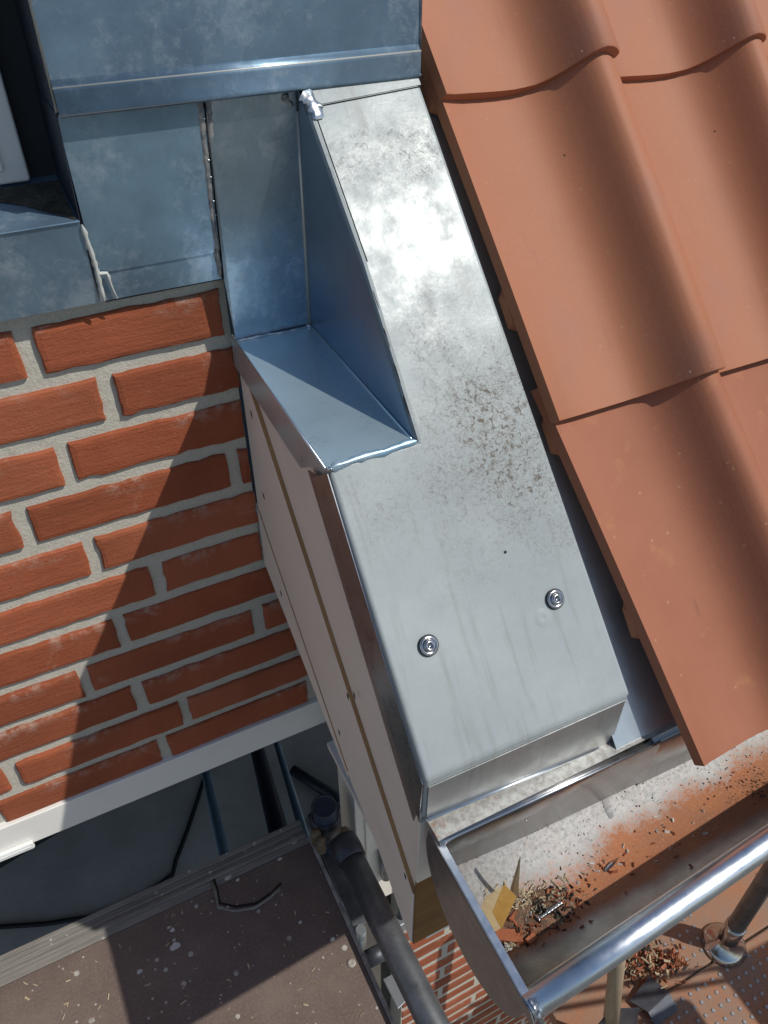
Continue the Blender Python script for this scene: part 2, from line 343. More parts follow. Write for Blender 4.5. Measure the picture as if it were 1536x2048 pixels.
def blob(name, path, wdt, hgt, mat, parent, nrm=(0, -1, 0), jit=.35, step=.004, seed=1):
    """irregular bead (solder, sealant) laid along a path on a surface"""
    rg = random.Random(seed); path = [Vector(p) for p in path]; nrm = Vector(nrm).normalized(); pts = []
    for a, b in zip(path, path[1:]):
        k = max(1, int((b - a).length / step))
        pts += [a.lerp(b, i / k) for i in range(k)]
    pts.append(path[-1]); rows = []
    for i, p in enumerate(pts):
        t = (pts[min(i + 1, len(pts) - 1)] - pts[max(i - 1, 0)]).normalized(); s_ = t.cross(nrm).normalized()
        e = .25 if i in (0, len(pts) - 1) else 1
        nz = lambda k_: jit * 1.6 * noise.noise((p.x * 160 + seed * 7.3 + k_ * 31, p.y * 160, p.z * 160)) + jit * .25 * rg.uniform(-1, 1)
        wl = wdt * e * (1 + nz(0)); wr = wdt * e * (1 + nz(1)); h = hgt * e * (1 + nz(2))
        rows.append([p - s_ * wl - nrm * .0008, p - s_ * wl * .55 + nrm * h * .75, p + nrm * h, p + s_ * wr * .55 + nrm * h * .75, p + s_ * wr - nrm * .0008])
    return strip(name, rows, mat, parent)
def disc_pile(center, nrm):
    pass
def copyobj(o, parent=None):
    c = o.copy(); COL.objects.link(c)
    if parent: c.parent = parent
    return c

# ================================================================== THE SETTING
GZ = -3.4
g = mesh('ground', [(-150, -150, GZ), (150, -150, GZ), (150, -1.2, GZ), (-150, -1.2, GZ)], [(0, 1, 2, 3)], PAVE); tag(g, kind='structure')
g = mesh('terrace_floor', [(-150, -1.2, GZ + .004), (150, -1.2, GZ + .004), (150, 150, GZ + .004), (-150, 150, GZ + .004)], [(0, 1, 2, 3)], CONC); tag(g, kind='structure')
# the storey above the terrace: floor slab behind the brick wall, dark rear wall
g = box('upper_floor', (-3, .13, -.775), (3, 4, -.55), DARK); tag(g, kind='structure')
a, b = px(0, 1738, 'z', GZ), px(204, 1614, 'z', GZ); dv = (b - a).normalized()
g = slab('rear_wall', [a - dv * 3, a + dv * 5, a + dv * 5 + Vector((0, 0, 2.6)), a - dv * 3 + Vector((0, 0, 2.6))], Vector((-dv.y, dv.x, 0)) * .1, DARK); tag(g, kind='structure')

# ------------------------------------------------------------------ brick walls
CH, BH, JW, MOD = .0667, .0492, .0153, .24
def brick_data(L, H, rg, n=14, m_=5, depth=.03, jit=.0011, proud=.0018):
    """front face at y=0, uneven arris, sides going back"""
    per = []
    for i in range(n): per.append((L * i / n, 0))
    for i in range(m_): per.append((L, H * i / m_))
    for i in range(n): per.append((L - L * i / n, H))
    for i in range(m_): per.append((0, H - H * i / m_))
    cx, cz = L / 2, H / 2; N = len(per)
    sx, sz = rg.uniform(0, 50), rg.uniform(0, 50)
    def edge(i, k): return jit * (noise.noise((per[i][0] * 60 + sx, per[i][1] * 60 + sz, k)) * 2.2 + rg.uniform(-.5, .5))
    rings = []
    for ins, y, jj in ((0, depth, .3), (0, .0022, 1.), (.0016, .0004, 1.), (.006, -proud * .25, .6)):
        ring = []
        for i, (x, z) in enumerate(per):
            e = edge(i, 1.) * jj
            dx = (1 if x < cx else -1); dz = (1 if z < cz else -1)
            ox = dx * (ins + e) if x in (0, L) or abs(x) < 1e-9 or abs(x - L) < 1e-9 else 0
            oz = dz * (ins + e) if abs(z) < 1e-9 or abs(z - H) < 1e-9 else 0
            if ins > .004:
                ox = dx * ins if abs(x) < ins or abs(x - L) < ins else 0; oz = dz * ins if abs(z) < ins or abs(z - H) < ins else 0
            ring.append((x + ox, y, z + oz))
        rings.append(ring)
    v = [p for r_ in rings for p in r_]; fs = []
    for k in range(len(rings) - 1):
        for i in range(N):
            j = (i + 1) % N; fs.append((k * N + i, k * N + j, (k + 1) * N + j, (k + 1) * N + i))
    fs.append(tuple((len(rings) - 1) * N + i for i in range(N)))
    me = bpy.data.meshes.new('brick'); me.from_pydata(v, [], fs); me.update()
    bm = bmesh.new(); bm.from_mesh(me); bmesh.ops.recalc_face_normals(bm, faces=bm.faces); bm.to_mesh(me); bm.free()
    return me

wall = thing('brick_wall', (-.4, .06, -.72), 'red brick wall with pale mortar above the white trim, crossed by a diagonal shadow', 'brick wall')
box('mortar', (-1.3, .0055, -.385), (.2578, .125, .10), MORTAR, wall)
box('mortar', (-1.3, .0057, -.7165), (.3220, .125, -.3855), MORTAR, wall)
rg = random.Random(3)
full = [brick_data(MOD - JW, BH, rg) for _ in range(9)]
for me in full: me.materials.append(BRICK)
joint = [.051, .112, .052, -.009, .048, .114, .053, -.008, .050, .104, .060]
for r0 in range(11):
    zt = -r0 * CH
    xs = joint[r0] + JW
    k = -6
    while True:
        x0 = xs + k * MOD; x1 = x0 + MOD - JW; k += 1
        xmax = .2485 if r0 == 0 else (.2578 if r0 < 6 else .3165)
        if x0 < -1.28: continue
        if x0 > xmax - .01: break
        if x1 > xmax:
            me = brick_data(xmax - x0, BH, rg); me.materials.append(BRICK)
        else: me = rg.choice(full)
        o = bpy.data.objects.new('brick', me); COL.objects.link(o); o.parent = wall
        o.location = Vector((x0 + rg.uniform(-.0012, .0012), rg.uniform(-.0012, .0014), zt - BH + rg.uniform(-.001, .001))) - Vector(wall.location)
        o.rotation_euler = (rg.uniform(-.006, .006), rg.uniform(-.006, .006), rg.uniform(-.004, .004))

low = thing('brick_wall', (.9, -.1, GZ), 'sunlit red brick facade far below, seen past the gutter end', 'brick wall')
LY = -.12
box('mortar', (.422, LY + .0012, GZ), (5.0, .10, -.66), MORTAR, low)
fl = [brick_data(MOD - .013, .0500, rg, 4, 1, .02, .0012) for _ in range(4)]; hf = [brick_data(.107, .0500, rg, 2, 1, .02, .0012) for _ in range(2)]
for me in fl + hf: me.materials.append(BRICK)
nr = int((-.66 - GZ) / CH)
for i in range(nr):
    z0 = -.668 - BH - .004 - i * CH
    x0 = .424
    if i % 2: seq = [('h', .12)]
    else: seq = []
    while x0 + sum(s[1] for s in seq) < 1.5: seq.append(('f', MOD))
    for ty, L in seq:
        o = bpy.data.objects.new('brick', rg.choice(hf if ty == 'h' else fl)); COL.objects.link(o); o.parent = low
        o.location = Vector((x0, LY + rg.uniform(-.001, .001), z0)) - Vector(low.location); x0 += L
vs2, fs2 = [], []
for i in range(nr):
    z0 = -.668 - BH - .004 - i * CH; xq = 1.512 + (.12 if i % 2 else 0)
    while xq < 4.9:
        b0 = len(vs2); vs2 += [(xq, LY, z0), (xq + .227, LY, z0), (xq + .227, LY, z0 + .05), (xq, LY, z0 + .05)] + [(xq, LY + .01, z0), (xq + .227, LY + .01, z0), (xq + .227, LY + .01, z0 + .05), (xq, LY + .01, z0 + .05)]
        fs2 += [tuple(b0 + k for k in t_) for t_ in ((0, 1, 2, 3), (0, 1, 5, 4), (1, 2, 6, 5), (2, 3, 7, 6), (3, 0, 4, 7))]; xq += MOD
o = mesh('distant_bricks', vs2, fs2, BRICK, low); tag(o, kind='stuff')

# white trim under the wall
tr = thing('lintel_trim', (-.4, .05, -.782), 'white timber trim along the bottom edge of the brick wall', 'trim')
box('board', (-1.3, -.004, -.780), (.33, .124, -.7172), GREYTRIM, tr, .002)
q = px(48, 1655, 'y', -.012)
box('cover_strip', (-1.3, -.012, -.783), (q.x, -.0045, -.767), PVC, tr, .003)
box('cover_lip', (-1.3, -.0135, -.775), (q.x - .004, -.0122, -.772), PVC, tr, .001)

# ================================================================== WINDOW, SILL, ZINC CLADDING (upper left)
win = thing('window', (-.1, .12, .10), 'white window frame corner in a dark reveal beside the zinc cladding', 'window')
q = px(63, 363, 'y', .060); fx, fz = q.x, q.z
box('frame', (fx - .055, .060, fz), (fx, .15, fz + 1.1), PVC, win, .003)
box('frame', (-.7, .0605, fz), (fx - .0555, .15, fz + .05), PVC, win, .003)
box('sash', (fx - .075, .0550, fz + .012), (fx - .020, .0595, fz + 1.1), PVC, win, .003)
box('sash', (-.7, .0550, fz + .012), (fx - .0755, .0595, fz + .07), PVC, win, .003)
box('pane', (-.7, .10, fz + .0505), (fx - .056, .104, fz + 1.1), GLASS, win)

sill = thing('sill_flashing', (0, -.02, .02), 'folded zinc window sill flashing left of the cladding, dull blue grey', 'sill flashing')
XS = .1305
prof = [(.075, .1185), (-.026, .0985), (-.0265, .097), (-.0132, .0178)]
slab('front', [(-.8, -.027, .0985), (XS, -.027, .0985), (XS + .0015, -.0128, .0178), (-.8, -.0128, .0178)], (0, .0015, 0), Z_LOW, sill, .0004)
slab('top', [(-.8, -.0285, .0985), (XS, -.0285, .0985), (XS, .10, .112), (-.8, .10, .112)], (0, 0, .0016), Z_UP, sill, .0007)
sz_ = lambda y: .0985 + (y + .0285) * (.0135 / .1285) + .0021
slab('grime_shade', [(x, y, sz_(y)) for x, y in ((-.4, .036), (.072, .032), (.091, .018), (.1275, -.026), (.1292, .059), (-.4, .059))], (0, 0, .0008), GRIME_SHADE, sill)  # sill dirt, plus the diagonal shadow at its right put in as dark colour
blob('sealant', [(XS + .001, -.0285, .097), (XS + .0045, -.021, .058), (XS + .0055, -.0165, .0195)], .0022, .0016, SEAL, sill, jit=.5, seed=4)
blob('sealant', [(XS + .0045, -.0205, .048), (XS + .013, -.0195, .047), (XS + .0155, -.0165, .03), (XS + .018, -.0148, .019)], .0016, .0014, SEAL, sill, jit=.5, seed=5)

core = thing('clad_pillar', (.3, .1, .02), 'pillar clad in weathered blue grey zinc with a folded drip edge', 'zinc cladding')
box('core', (.1375, -.008, .015), (.4545, .35, 1.15), UNDER, core)
UPY = -.0385
box('reveal_back', (fx + .0004, .075, .085), (.1374, .16, 1.15), UNDER, core)
slab('front_sheet', [(.1325, UPY, .186), (.4575, UPY, .187), (.4575, UPY, 1.15), (.1325, UPY, 1.15)], (0, .0012, 0), Z_UP, core)
# folded drip: sheet kicks out, turns down, hems back
v = []
prof = [(UPY - .0002, .2105), (UPY - .0022, .2075), (UPY - .0045, .2055), (UPY - .0050, .2030), (UPY - .0048, .1885), (UPY - .0056, .1868), (UPY - .0050, .1850), (UPY - .0030, .1855)]
strip('drip_edge', [[(.1335, y, z - .0002) for y, z in prof], [(.4555, y, z) for y, z in prof]], Z_UP, core, .0009)
tube('hem', [(.1332, UPY - .0048, .1862), (.456, UPY - .0048, .1866)], .0011, Z_LITE, core, 10)
tube('arris', [(.1332, UPY - .0042, .2052), (.456, UPY - .0042, .2056)], .0009, Z_LITE, core, 10)
tube('edge_fold', [(.1328, UPY, .188), (.1328, UPY, 1.15)], .0011, Z_LITE, core, 10)
tube('edge_fold', [(.4572, UPY, .188), (.4572, UPY, 1.15)], .0013, Z_LOW, core, 10)
# reveal side (faces the window)
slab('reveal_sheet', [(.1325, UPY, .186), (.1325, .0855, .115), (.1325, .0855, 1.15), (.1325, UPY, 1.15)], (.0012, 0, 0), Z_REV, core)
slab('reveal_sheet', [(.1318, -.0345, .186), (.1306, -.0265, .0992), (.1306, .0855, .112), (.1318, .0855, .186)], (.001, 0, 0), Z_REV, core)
def lowy(z): return -.0132 + (z - .018) * (-.0208 / .165)       # the lower sheets lean out a little
slab('side_sheet', [(.4575, UPY, .19), (.4575, .3, .25), (.4575, .3, 1.15), (.4575, UPY, 1.15)], (-.001, 0, 0), Z_LOW, core)

fls = thing('wall_flashing', (.25, -.02, .02), 'blue grey zinc apron sheets with soldered seams under the drip edge', 'flashing')
def lp(x, z, o=0.): return (x, lowy(z) - o, z)
slab('sheet', [lp(.1318, .192), lp(.2515, .192), lp(.2525, .0465), lp(.1345, .0470)], (0, .0010, 0), Z_LOW, fls, .0003)
slab('lap_sheet', [lp(.1330, .060, -.0014), lp(.2510, .060, -.0014), lp(.2520, .0175, -.0014), lp(.1330, .0180, -.0014)], (0, .0010, 0), Z_LOW, fls, .0003)
slab('inner_sheet', [(.2532, lowy(.19) + .0005, .192), (.338, lowy(.19) + .0005, .192), (.3395, -.0195, -.0505), (.2555, -.0195, -.0485), (.2537, lowy(.02), .018)], (0, .0010, 0), Z_BACK, fls, .0003)
blob('seam', [lp(.2488, .185, .0005), lp(.2492, .1, .0005), lp(.2500, .05, .0005), lp(.2508, .02, .0005)], .0027, .0007, FLUX, fls, jit=.45, seed=11)
blob('seam', [lp(.2560, .185, .0002), lp(.2560, .1, .0002), lp(.2565, .05, .0005), lp(.2568, .02, .0005)], .0030, .0006, FLUX, fls, jit=.45, seed=12)
tube('joint_gap', [lp(.2525, .188, .0006), lp(.2530, .1, .0006), lp(.2535, .019, .0004)], .0006, BLACK, fls, 6)
for i, (x, z) in enumerate(((.2505, .17), (.2512, .12), (.2513, .098), (.2515, .085), (.2508, .135))):
    blob('solder_dot', [lp(x - .0012, z, .001), lp(x + .0014, z - .001, .001)], .0012, .0012, SOLDER, fls, step=.001, seed=30 + i)
blob('solder_line', [(.2565, -.021, -.0475), (.28, -.0222, -.0478), (.305, -.0228, -.0485), (.337, -.0222, -.0492)], .0013, .0012, SOLDER, fls, nrm=(0, -.8, .6), jit=.6, step=.003, seed=21)
blob('solder_dot', [(.3345, -.0215, -.048), (.3395, -.0225, -.0495)], .0025, .0026, SOLDER, fls, nrm=(0, -.8, .6), step=.001, seed=22)
tube('corner_fold', [(.3368, lowy(.165) - .0006, .166), (.3390, -.0200, -.0485)], .0019, Z_LITE, fls, 10)
for x, s_ in ((.252, 1), (.253, 2), (.2545, 3)):
    pass

# ================================================================== THE ZINC CAP OVER THE VERGE
XL, XN = .2580, .3440
YT, YB = -.0400, -.4425
def xr(y): return .4545 + (y - YT) * (.4815 - .4545) / (YB - YT)
cap = thing('verge_flashing', (.36, -.25, -.30), 'bright splashed zinc cap over the roof verge with a triangular pocket cut in', 'zinc cap')
YN = -.2530
FH = .062
def cp(x, y, dz=0.): return Vector((x, y, T(y) + dz))
# body: L-shaped top, flanges turned down, closed front
topL = [(.3362, YT), (xr(YT), YT), (xr(YB), YB - .001), (XL, YB + .003), (XL, YN), (XN, YN), (XN, -.145)]
me_v = [cp(x, y) for x, y in topL]; n = len(me_v)
bot = []
for x, y in topL:
    z = T(y) - FH
    if y < -.43: z = -.338 if x < .3 else -.3585
    if .33 < x < .35: x += .008
    bot.append(Vector((x, y + (.001 if y < -.43 else 0), z)))
fs = [tuple(range(n))] + [(i, (i + 1) % n, n + (i + 1) % n, n + i) for i in range(n)]
body = mesh('cap_sheet', me_v + bot, fs, Z_CAP, cap, .0045, 4)
slab('front_face', [(XL + .003, YB + .0028, T(YB) - .0075), (xr(YB) - .005, YB - .0009, T(YB) - .0085), (xr(YB) - .005, YB, -.3570), (XL + .003, YB + .0036, -.3370)], (0, -.0011, 0), Z_FRONT, cap, .0004)
# hem under the front edge
tube('front_hem', [(XL + .001, YB + .0010, -.3372), (xr(YB) - .012, YB - .0015, -.3568)], .0016, Z_GUT, cap, 10)
slab('front_lip', [(XL + .004, YB + .0015, -.338), (xr(YB) - .013, YB - .001, -.3575), (xr(YB) - .013, YB + .012, -.364), (XL + .004, YB + .012, -.345)], (0, .001, .001), Z_DROP, cap)
# side flange: clean upper band and a speckled lower strip
def fl_(y, d): return T(y) - d
slab('side_flange', [(XL - .0012, YN - .001, fl_(YN, .006)), (XL - .0012, YB + .006, fl_(YB, .006)), (XL - .0026, YB + .007, -.345), (XL - .0026, YN + .034, fl_(YN + .034, .072))], (.001, 0, 0), Z_SIDE, cap)
slab('side_strip', [(XL - .0012, YN + .030, fl_(YN + .030, .062)), (XL - .0012, YB + .010, -.325), (XL + .0006, YB + .022, -.372), (XL + .0006, YN + .052, fl_(YN + .052, .098))], (.001, 0, 0), Z_SPECK, cap)
# pocket: level floor, sloping cheek
ZF0, ZF1 = -.0490, -.0600
def zf(y): return ZF0 + (y + .02) / (YN + .02) * (ZF1 - ZF0)
slab('pocket_floor', [(XL - .002, -.0195, ZF0), (.3400, -.0205, ZF0 - .0005), (XN, YN - .001, ZF1 + .0008), (XL - .0012, YN - .004, ZF1 + .0018)], (0, 0, -.0012), Z_NOTCH, cap)
ck = [(.3360, -.0385, T(-.0385) - .002), (XN - .0008, -.145, T(-.145) - .002), (XN - .0008, YN + .001, ZF1 + .0004), (.3396, -.0205, ZF0)]
mesh('pocket_cheek', ck, [(0, 1, 3), (1, 2, 3)], Z_CHEEK, cap)
slab('pocket_flange', [(XL - .0025, -.003, ZF0), (XL - .0025, YN + .004, ZF1), (XL - .0035, YN + .060, zf(YN) - .0385), (XL - .0035, -.003, ZF0 - .036)], (.001, 0, 0), Z_NOTCH, cap)
tube('floor_fold', [(XL - .002, -.004, ZF0), (XL - .002, YN, ZF1)], .0012, Z_GUT, cap, 8)
tube('floor_crease', [(.3392, -.0235, ZF0 + .0006), (XN - .0022, YN + .004, ZF1 + .0012)], .0010, Z_NOTCH, cap, 8)
rgs = random.Random(8); er = []
for i in range(41):
    y = -.058 + (YN + .058) * i / 40; x0 = .3362 + (XN - .3362) * min(1, (y - YT) / (-.145 - YT))
    er.append([cp(x0 + .0022, y, .0003), cp(x0 + .0050 + .0012 * noise.noise((y * 90, 2, 0)) + rgs.uniform(-.0003, .0003), y, .0009), cp(x0 + .0056 + .0012 * noise.noise((y * 90, 2, 0)), y, .0001)])
strip('edge_seam', er, Z_CAP, cap, smooth=False)
tube('edge_gap', [cp(.3445, -.060, .0004), cp(.3472, -.10, .0004), cp(.3502, -.145, .0004)], .0005, BLACK, cap, 6)
for i, y in enumerate((-.162, -.185, -.206, -.226)):
    blob('edge_crack', [cp(XN + .003 - .0006 * i, y, .0006), cp(XN + .0035 - .0006 * i, y - .012, .0006)], .0004, .0003, BLACK, cap, nrm=CN, jit=.6, step=.003, seed=50 + i)
blob('floor_seam', [(XL + .001, YN - .0025, ZF1 + .0005), (.285, YN - .0012, ZF1 + .0012), (.315, YN - .001, ZF1 + .0012), (XN + .001, YN, ZF1 + .001)], .0036, .0009, Z_LOW, cap, nrm=CN, jit=.4, seed=42)
blob('solder_dot', [(XL - .001, YN - .001, ZF1 + .001), (XL + .003, YN - .004, ZF1)], .0018, .0018, SOLDER, cap, nrm=CN, step=.001, seed=43)
# solder heap and strip at the head of the cap
hd = cp(.338, -.048, .002)
blob('solder_heap', [hd + Vector((-.001, 0, .006)), hd + Vector((.004, -.004, 0)), hd + Vector((.006, -.009, -.008)), hd + Vector((.004, -.013, -.014))], .0066, .0014, SOLDER, cap, nrm=CN, jit=.6, step=.002, seed=44)
blob('solder_heap', [hd + Vector((.004, -.006, -.004)), hd + Vector((.015, -.006, -.006))], .0034, .0010, SOLDER, cap, nrm=CN, jit=.6, step=.002, seed=45)
blob('flux_mark', [(.3235, lowy(.178) - .001, .181), (.329, lowy(.172) - .001, .174), (.333, lowy(.172) - .001, .171)], .0034, .0012, FLUX, cap, jit=.6, step=.002, seed=46)
slab('head_strip', [cp(.345, -.0395, .0012), cp(.4535, -.0395, .0012), cp(.4545, -.0470, .0012), cp(.348, -.0515, .0012)], CN * -.001, Z_CAP, cap)
tube('head_gap', [cp(.349, -.0522, .0008), cp(.4535, -.0478, .0008)], .0005, BLACK, cap, 6)
# two screws with washers
def lathe(name, prof, mat, parent, origin, axis, sides=20):
    q = Vector((0, 0, 1)).rotation_difference(Vector(axis)); rows = []
    for r_, h in prof:
        rows.append([Vector(origin) + q @ Vector((r_ * math.cos(2 * math.pi * k / sides), r_ * math.sin(2 * math.pi * k / sides), h)) for k in range(sides)])
    return strip(name, rows, mat, parent, closed=True)
def screw(u, v_):
    p = pcap(u, v_, .0012)
    e = bpy.data.objects.new('screw', None); COL.objects.link(e); e.parent = cap; e.location = p - Vector(cap.location)
    lathe('seal_ring', [(.0001, 0), (.0096, 0), (.0098, .0008), (.0090, .0012), (.006, .0012)], BLACK, e, p - CN * .0003, CN, 24)
    lathe('washer', [(.0088, .0008), (.0089, .0016), (.0080, .0023), (.0066, .0025), (.0063, .0021), (.0040, .0022)], CHROME, e, p, CN, 24)
    lathe('head', [(.0052, .0018), (.0053, .0036), (.0046, .0046), (.0024, .0048), (.0022, .0030), (.0001, .0028)], CHROME, e, p, CN, 16)
screw(857, 1291); screw(1110, 1198)
p = pcap(1086, 1236, .0003); lathe('dent', [(.0001, .0), (.0012, .0001), (.0028, .0006), (.006, .0003), (.011, -.0006)], Z_CAP, cap, p, CN, 16)
p = pcap(1011, 1104, .0006); lathe('nail_hole', [(.0001, .0003), (.0011, .0003), (.0014, 0)], BLACK, cap, p, CN, 10)
# right flange and the sunk side channel
slab('right_flange', [cp(xr(YT) - .0005, YT, -.004), cp(xr(YB) - .0005, YB, -.004), cp(xr(YB) - .0005, YB + .012, -.075), cp(xr(YT) - .0005, YT, -.075)], (-.001, 0, 0), Z_SIDE, cap)
ch = thing('side_channel', (.5, -.25, -.2), 'sunken zinc channel in shade between the cap and the roof tiles', 'roof channel')
def chp(x, y, d=.064): return Vector((x, y, T(y) - d))
slab('channel_sheet', [chp(.445, .25, .044), chp(.62, .25, .044), chp(.62, -.30, .052), chp(.62, -.4535), chp(.474, -.4535), chp(.461, -.30, .052)], (0, 0, -.0012), Z_CHAN, ch)

# ------------------------------------------------------------------ verge boards (left cheek under the cap)
bd = thing('verge_boards', (.27, -.2, -.5), 'white painted verge boards with raw wood grooves, in shade beside the brick wall', 'boards')
XB = .2605
def g1(y): return -.064 + 1.072 * y
def g2(y): return -.284 + .92 * y
def gb(y): return -.384 + .568 * y
YE = -.424
P = lambda y, z, x=XB: (x, y, z)
slab('plank', [P(-.030, g1(-.030) - .004, XB + .0038), P(-.030, -.068, XB + .0038), P(YN, -.072, XB + .0038), P(YE, T(YE) - .012, XB + .0038), P(YE, g1(YE) - .004, XB + .0038)], (.015, 0, 0), WHITE, bd, .0012, 2)
slab('plank', [P(-.002, g1(-.002) - .0015, XB - .001), P(-.002, g2(-.002) - .003, XB - .001), P(-.262, g2(-.262) - .003, XB - .001), P(-.262, gb(-.262), XB - .001), P(-.341, -.572, XB - .001), P(YE, -.645, XB - .001), P(YE, g1(YE) - .0015, XB - .001)], (.02, 0, 0), WHITE, bd, .0012, 2)
slab('plank', [P(-.002, g2(-.002), XB - .0024), P(-.002, gb(-.002), XB - .0024), P(-.258, gb(-.258), XB - .0024), P(-.258, g2(-.258), XB - .0024)], (.0013, 0, 0), WHITE, bd, .0010, 2)
slab('raw_edge', [P(-.003, g1(-.003), XB - .0008), P(YE, g1(YE), XB - .0008), P(YE, g1(YE) - .0013, XB - .0008), P(-.003, g1(-.003) - .0013, XB - .0008)], (.0046, 0, 0), RAW, bd)
slab('raw_edge', [P(-.003, g2(-.003) + .0012, XB - .0023), P(-.257, g2(-.257) + .0012, XB - .0023), P(-.257, g2(-.257) + .0002, XB - .0023), P(-.003, g2(-.003) + .0002, XB - .0023)], (.0012, 0, 0), RAW, bd)
for i, (u, v_) in enumerate(((693, 1385), (706, 1383), (676, 1458), (560, 1180), (525, 985), (500, 820), (808, 1745), (568, 1225))):
    p = px(u, v_, 'x', XB - .0014 - (.0014 if i == 3 else 0))
    o = slab('nail_mark', [p, p + Vector((0, -.0040, -.001)), p + Vector((0, -.0048, -.0085)), p + Vector((0, -.0010, -.0065))], (.0004, 0, 0), BLACK, bd)
# boxed-in eaves behind the boards
ev = thing('eaves_box', (.9, -.2, -.6), 'white fascia with raw wood lower edge behind the gutter end', 'fascia')
box('fascia', (XB + .0005, -.4290, -.487), (2.0, -.4245, -.366), WHITE, ev, .0008)
box('lower_fascia', (XB + .0008, -.4275, -.6435), (2.0, -.4245, -.4875), RAW2, ev, .0008)
box('soffit', (XB + .021, -.4235, -.66), (2.0, -.125, -.650), WHITE, ev)
slab('roof_deck', [(.465, .6, T(.6) - .10), (2.0, .6, T(.6) - .10), (2.0, -.42, T(-.42) - .10), (.465, -.42, T(-.42) - .10)], (0, 0, -.02), UNDER, ev)
slab('cap_core', [(XB + .021, -.01, -.07), (XB + .021, -.40, -.07 - .33), (.46, -.40, -.40), (.46, -.01, -.07)], (0, 0, -.02), UNDER, ev)

# ------------------------------------------------------------------ tiled roof
roof = thing('tiled_roof', (1.0, -.1, -.1), 'roof slope of smooth orange terracotta pantiles in overlapping courses', 'tiled roof')
PR0 = [(0, 0), (.010, -.0025), (.025, -.0050), (.045, -.0070), (.063, -.0082), (.079, -.0082), (.092, -.0064), (.103, -.0028), (.112, .0026), (.120, .0096), (.127, .0178), (.133, .0262),
      (.1385, .0342), (.1435, .0405), (.149, .0450), (.155, .0468), (.162, .0455), (.169, .0420), (.1755, .0370), (.1795, .0320)]
PRX = [(-.034, .0150), (-.026, .0130), (-.018, .0085), (-.009, .0035)] + PR0
TH = .0115
def tile_mesh(L, PR, shr=0.):
    """local: x across, y up the slope from the lower edge, z out of the roof; origin at lower-left top arris"""
    n = len(PR); up = [(x, z) for x, z in PR]
    dn = []
    for i, (x, z) in enumerate(PR):
        a_ = Vector(PR[max(i - 1, 0)]); b_ = Vector(PR[min(i + 1, n - 1)]); t_ = (b_ - a_).normalized(); nn = Vector((-t_.y, t_.x))
        th = TH if i < n - 4 else TH * .8
        dn.append((x - nn.x * th, z - nn.y * th))
    # hooked tip of the roll
    loop = up + [(.1798, .0260), (.1755, .0232), (.1715, .0265)] + [q for q in reversed(dn[:-2])]
    N = len(loop); v = []; fs = []
    ys = [0, .0016, L * .33, L * .66, L]
    cx = .1
    for k, y in enumerate(ys):
        for (x, z) in loop:
            sh = 1.0 if k else .994
            v.append((cx + (x - cx) * sh + y * shr, y, z - (.0012 if k == 0 and z > -.004 else 0) + .0006 * math.sin(x * 40 + y * 9)))
    for k in range(len(ys) - 1):
        for i in range(N):
            j = (i + 1) % N; fs.append((k * N + i, k * N + j, (k + 1) * N + j, (k + 1) * N + i))
    # fan caps via centre strip: n-gon is concave, so bridge top and bottom chains instead
    m_ = len(up)
    for base in (0, (len(ys) - 1) * N):
        dnn = list(range(m_ + 3, N))          # right -> left along the underside
        k = len(dnn)
        for i in range(m_ - 1):
            a_, b_ = base + i, base + i + 1
            c_ = base + dnn[max(k - 2 - i, 0)]; d_ = base + dnn[max(k - 1 - i, 0)]
            fs.append((a_, b_, c_, d_) if c_ != d_ else (a_, b_, c_))
        fs.append((base + m_ - 1, base + m_, base + m_ + 1, base + m_ + 2, base + dnn[0]))
    me = bpy.data.meshes.new('roof_tile'); me.from_pydata(v, [], fs); me.update()
    bm = bmesh.new(); bm.from_mesh(me); bmesh.ops.remove_doubles(bm, verts=bm.verts, dist=1e-6); bmesh.ops.recalc_face_normals(bm, faces=bm.faces); bm.to_mesh(me); bm.free()
    for p in me.polygons: p.use_smooth = True
    return me
lug = bpy.data.meshes.new('lug')
lv = [(-.0050, .006, -.021), (.006, 0, -.021), (.006, .050, -.021), (-.0050, .036, -.021), (-.0042, .009, -.011), (.006, .0, -.011), (.006, .050, -.011), (-.0036, .033, -.011)]
lug.from_pydata(lv, [], [(0, 1, 2, 3), (4, 7, 6, 5), (0, 4, 5, 1), (1, 5, 6, 2), (2, 6, 7, 3), (3, 7, 4, 0)]); lug.materials.append(TILE)
rg2 = random.Random(5)
cB0, cB1 = pcap(1118, 842, .006), pcap(880, 190, -.008)
cC0, cC1 = pcap(1410, 1535, .003), pcap(1096, 812, -.006)
cA0 = pcap(892, 188, .003); dB = (cB1 - cB0).normalized(); dC = (cC1 - cC0).normalized()
def tset(L, dv_, mt):
    out = []
    for q_ in (PR0, PRX):
        me = tile_mesh(L, q_, dv_.x / math.hypot(dv_.y, dv_.z)); me.materials.append(mt); me.set_sharp_from_angle(angle=R_(38)); out.append(me)
    return out
tA, tC = tset(.40, dB, TILE), tset(.405, dC, TILE_E)
courses = [(cC0, dC, tC), (cB0, dB, tA), (cA0, dB, tA), (cA0 + dB * .335, dB, tA)]
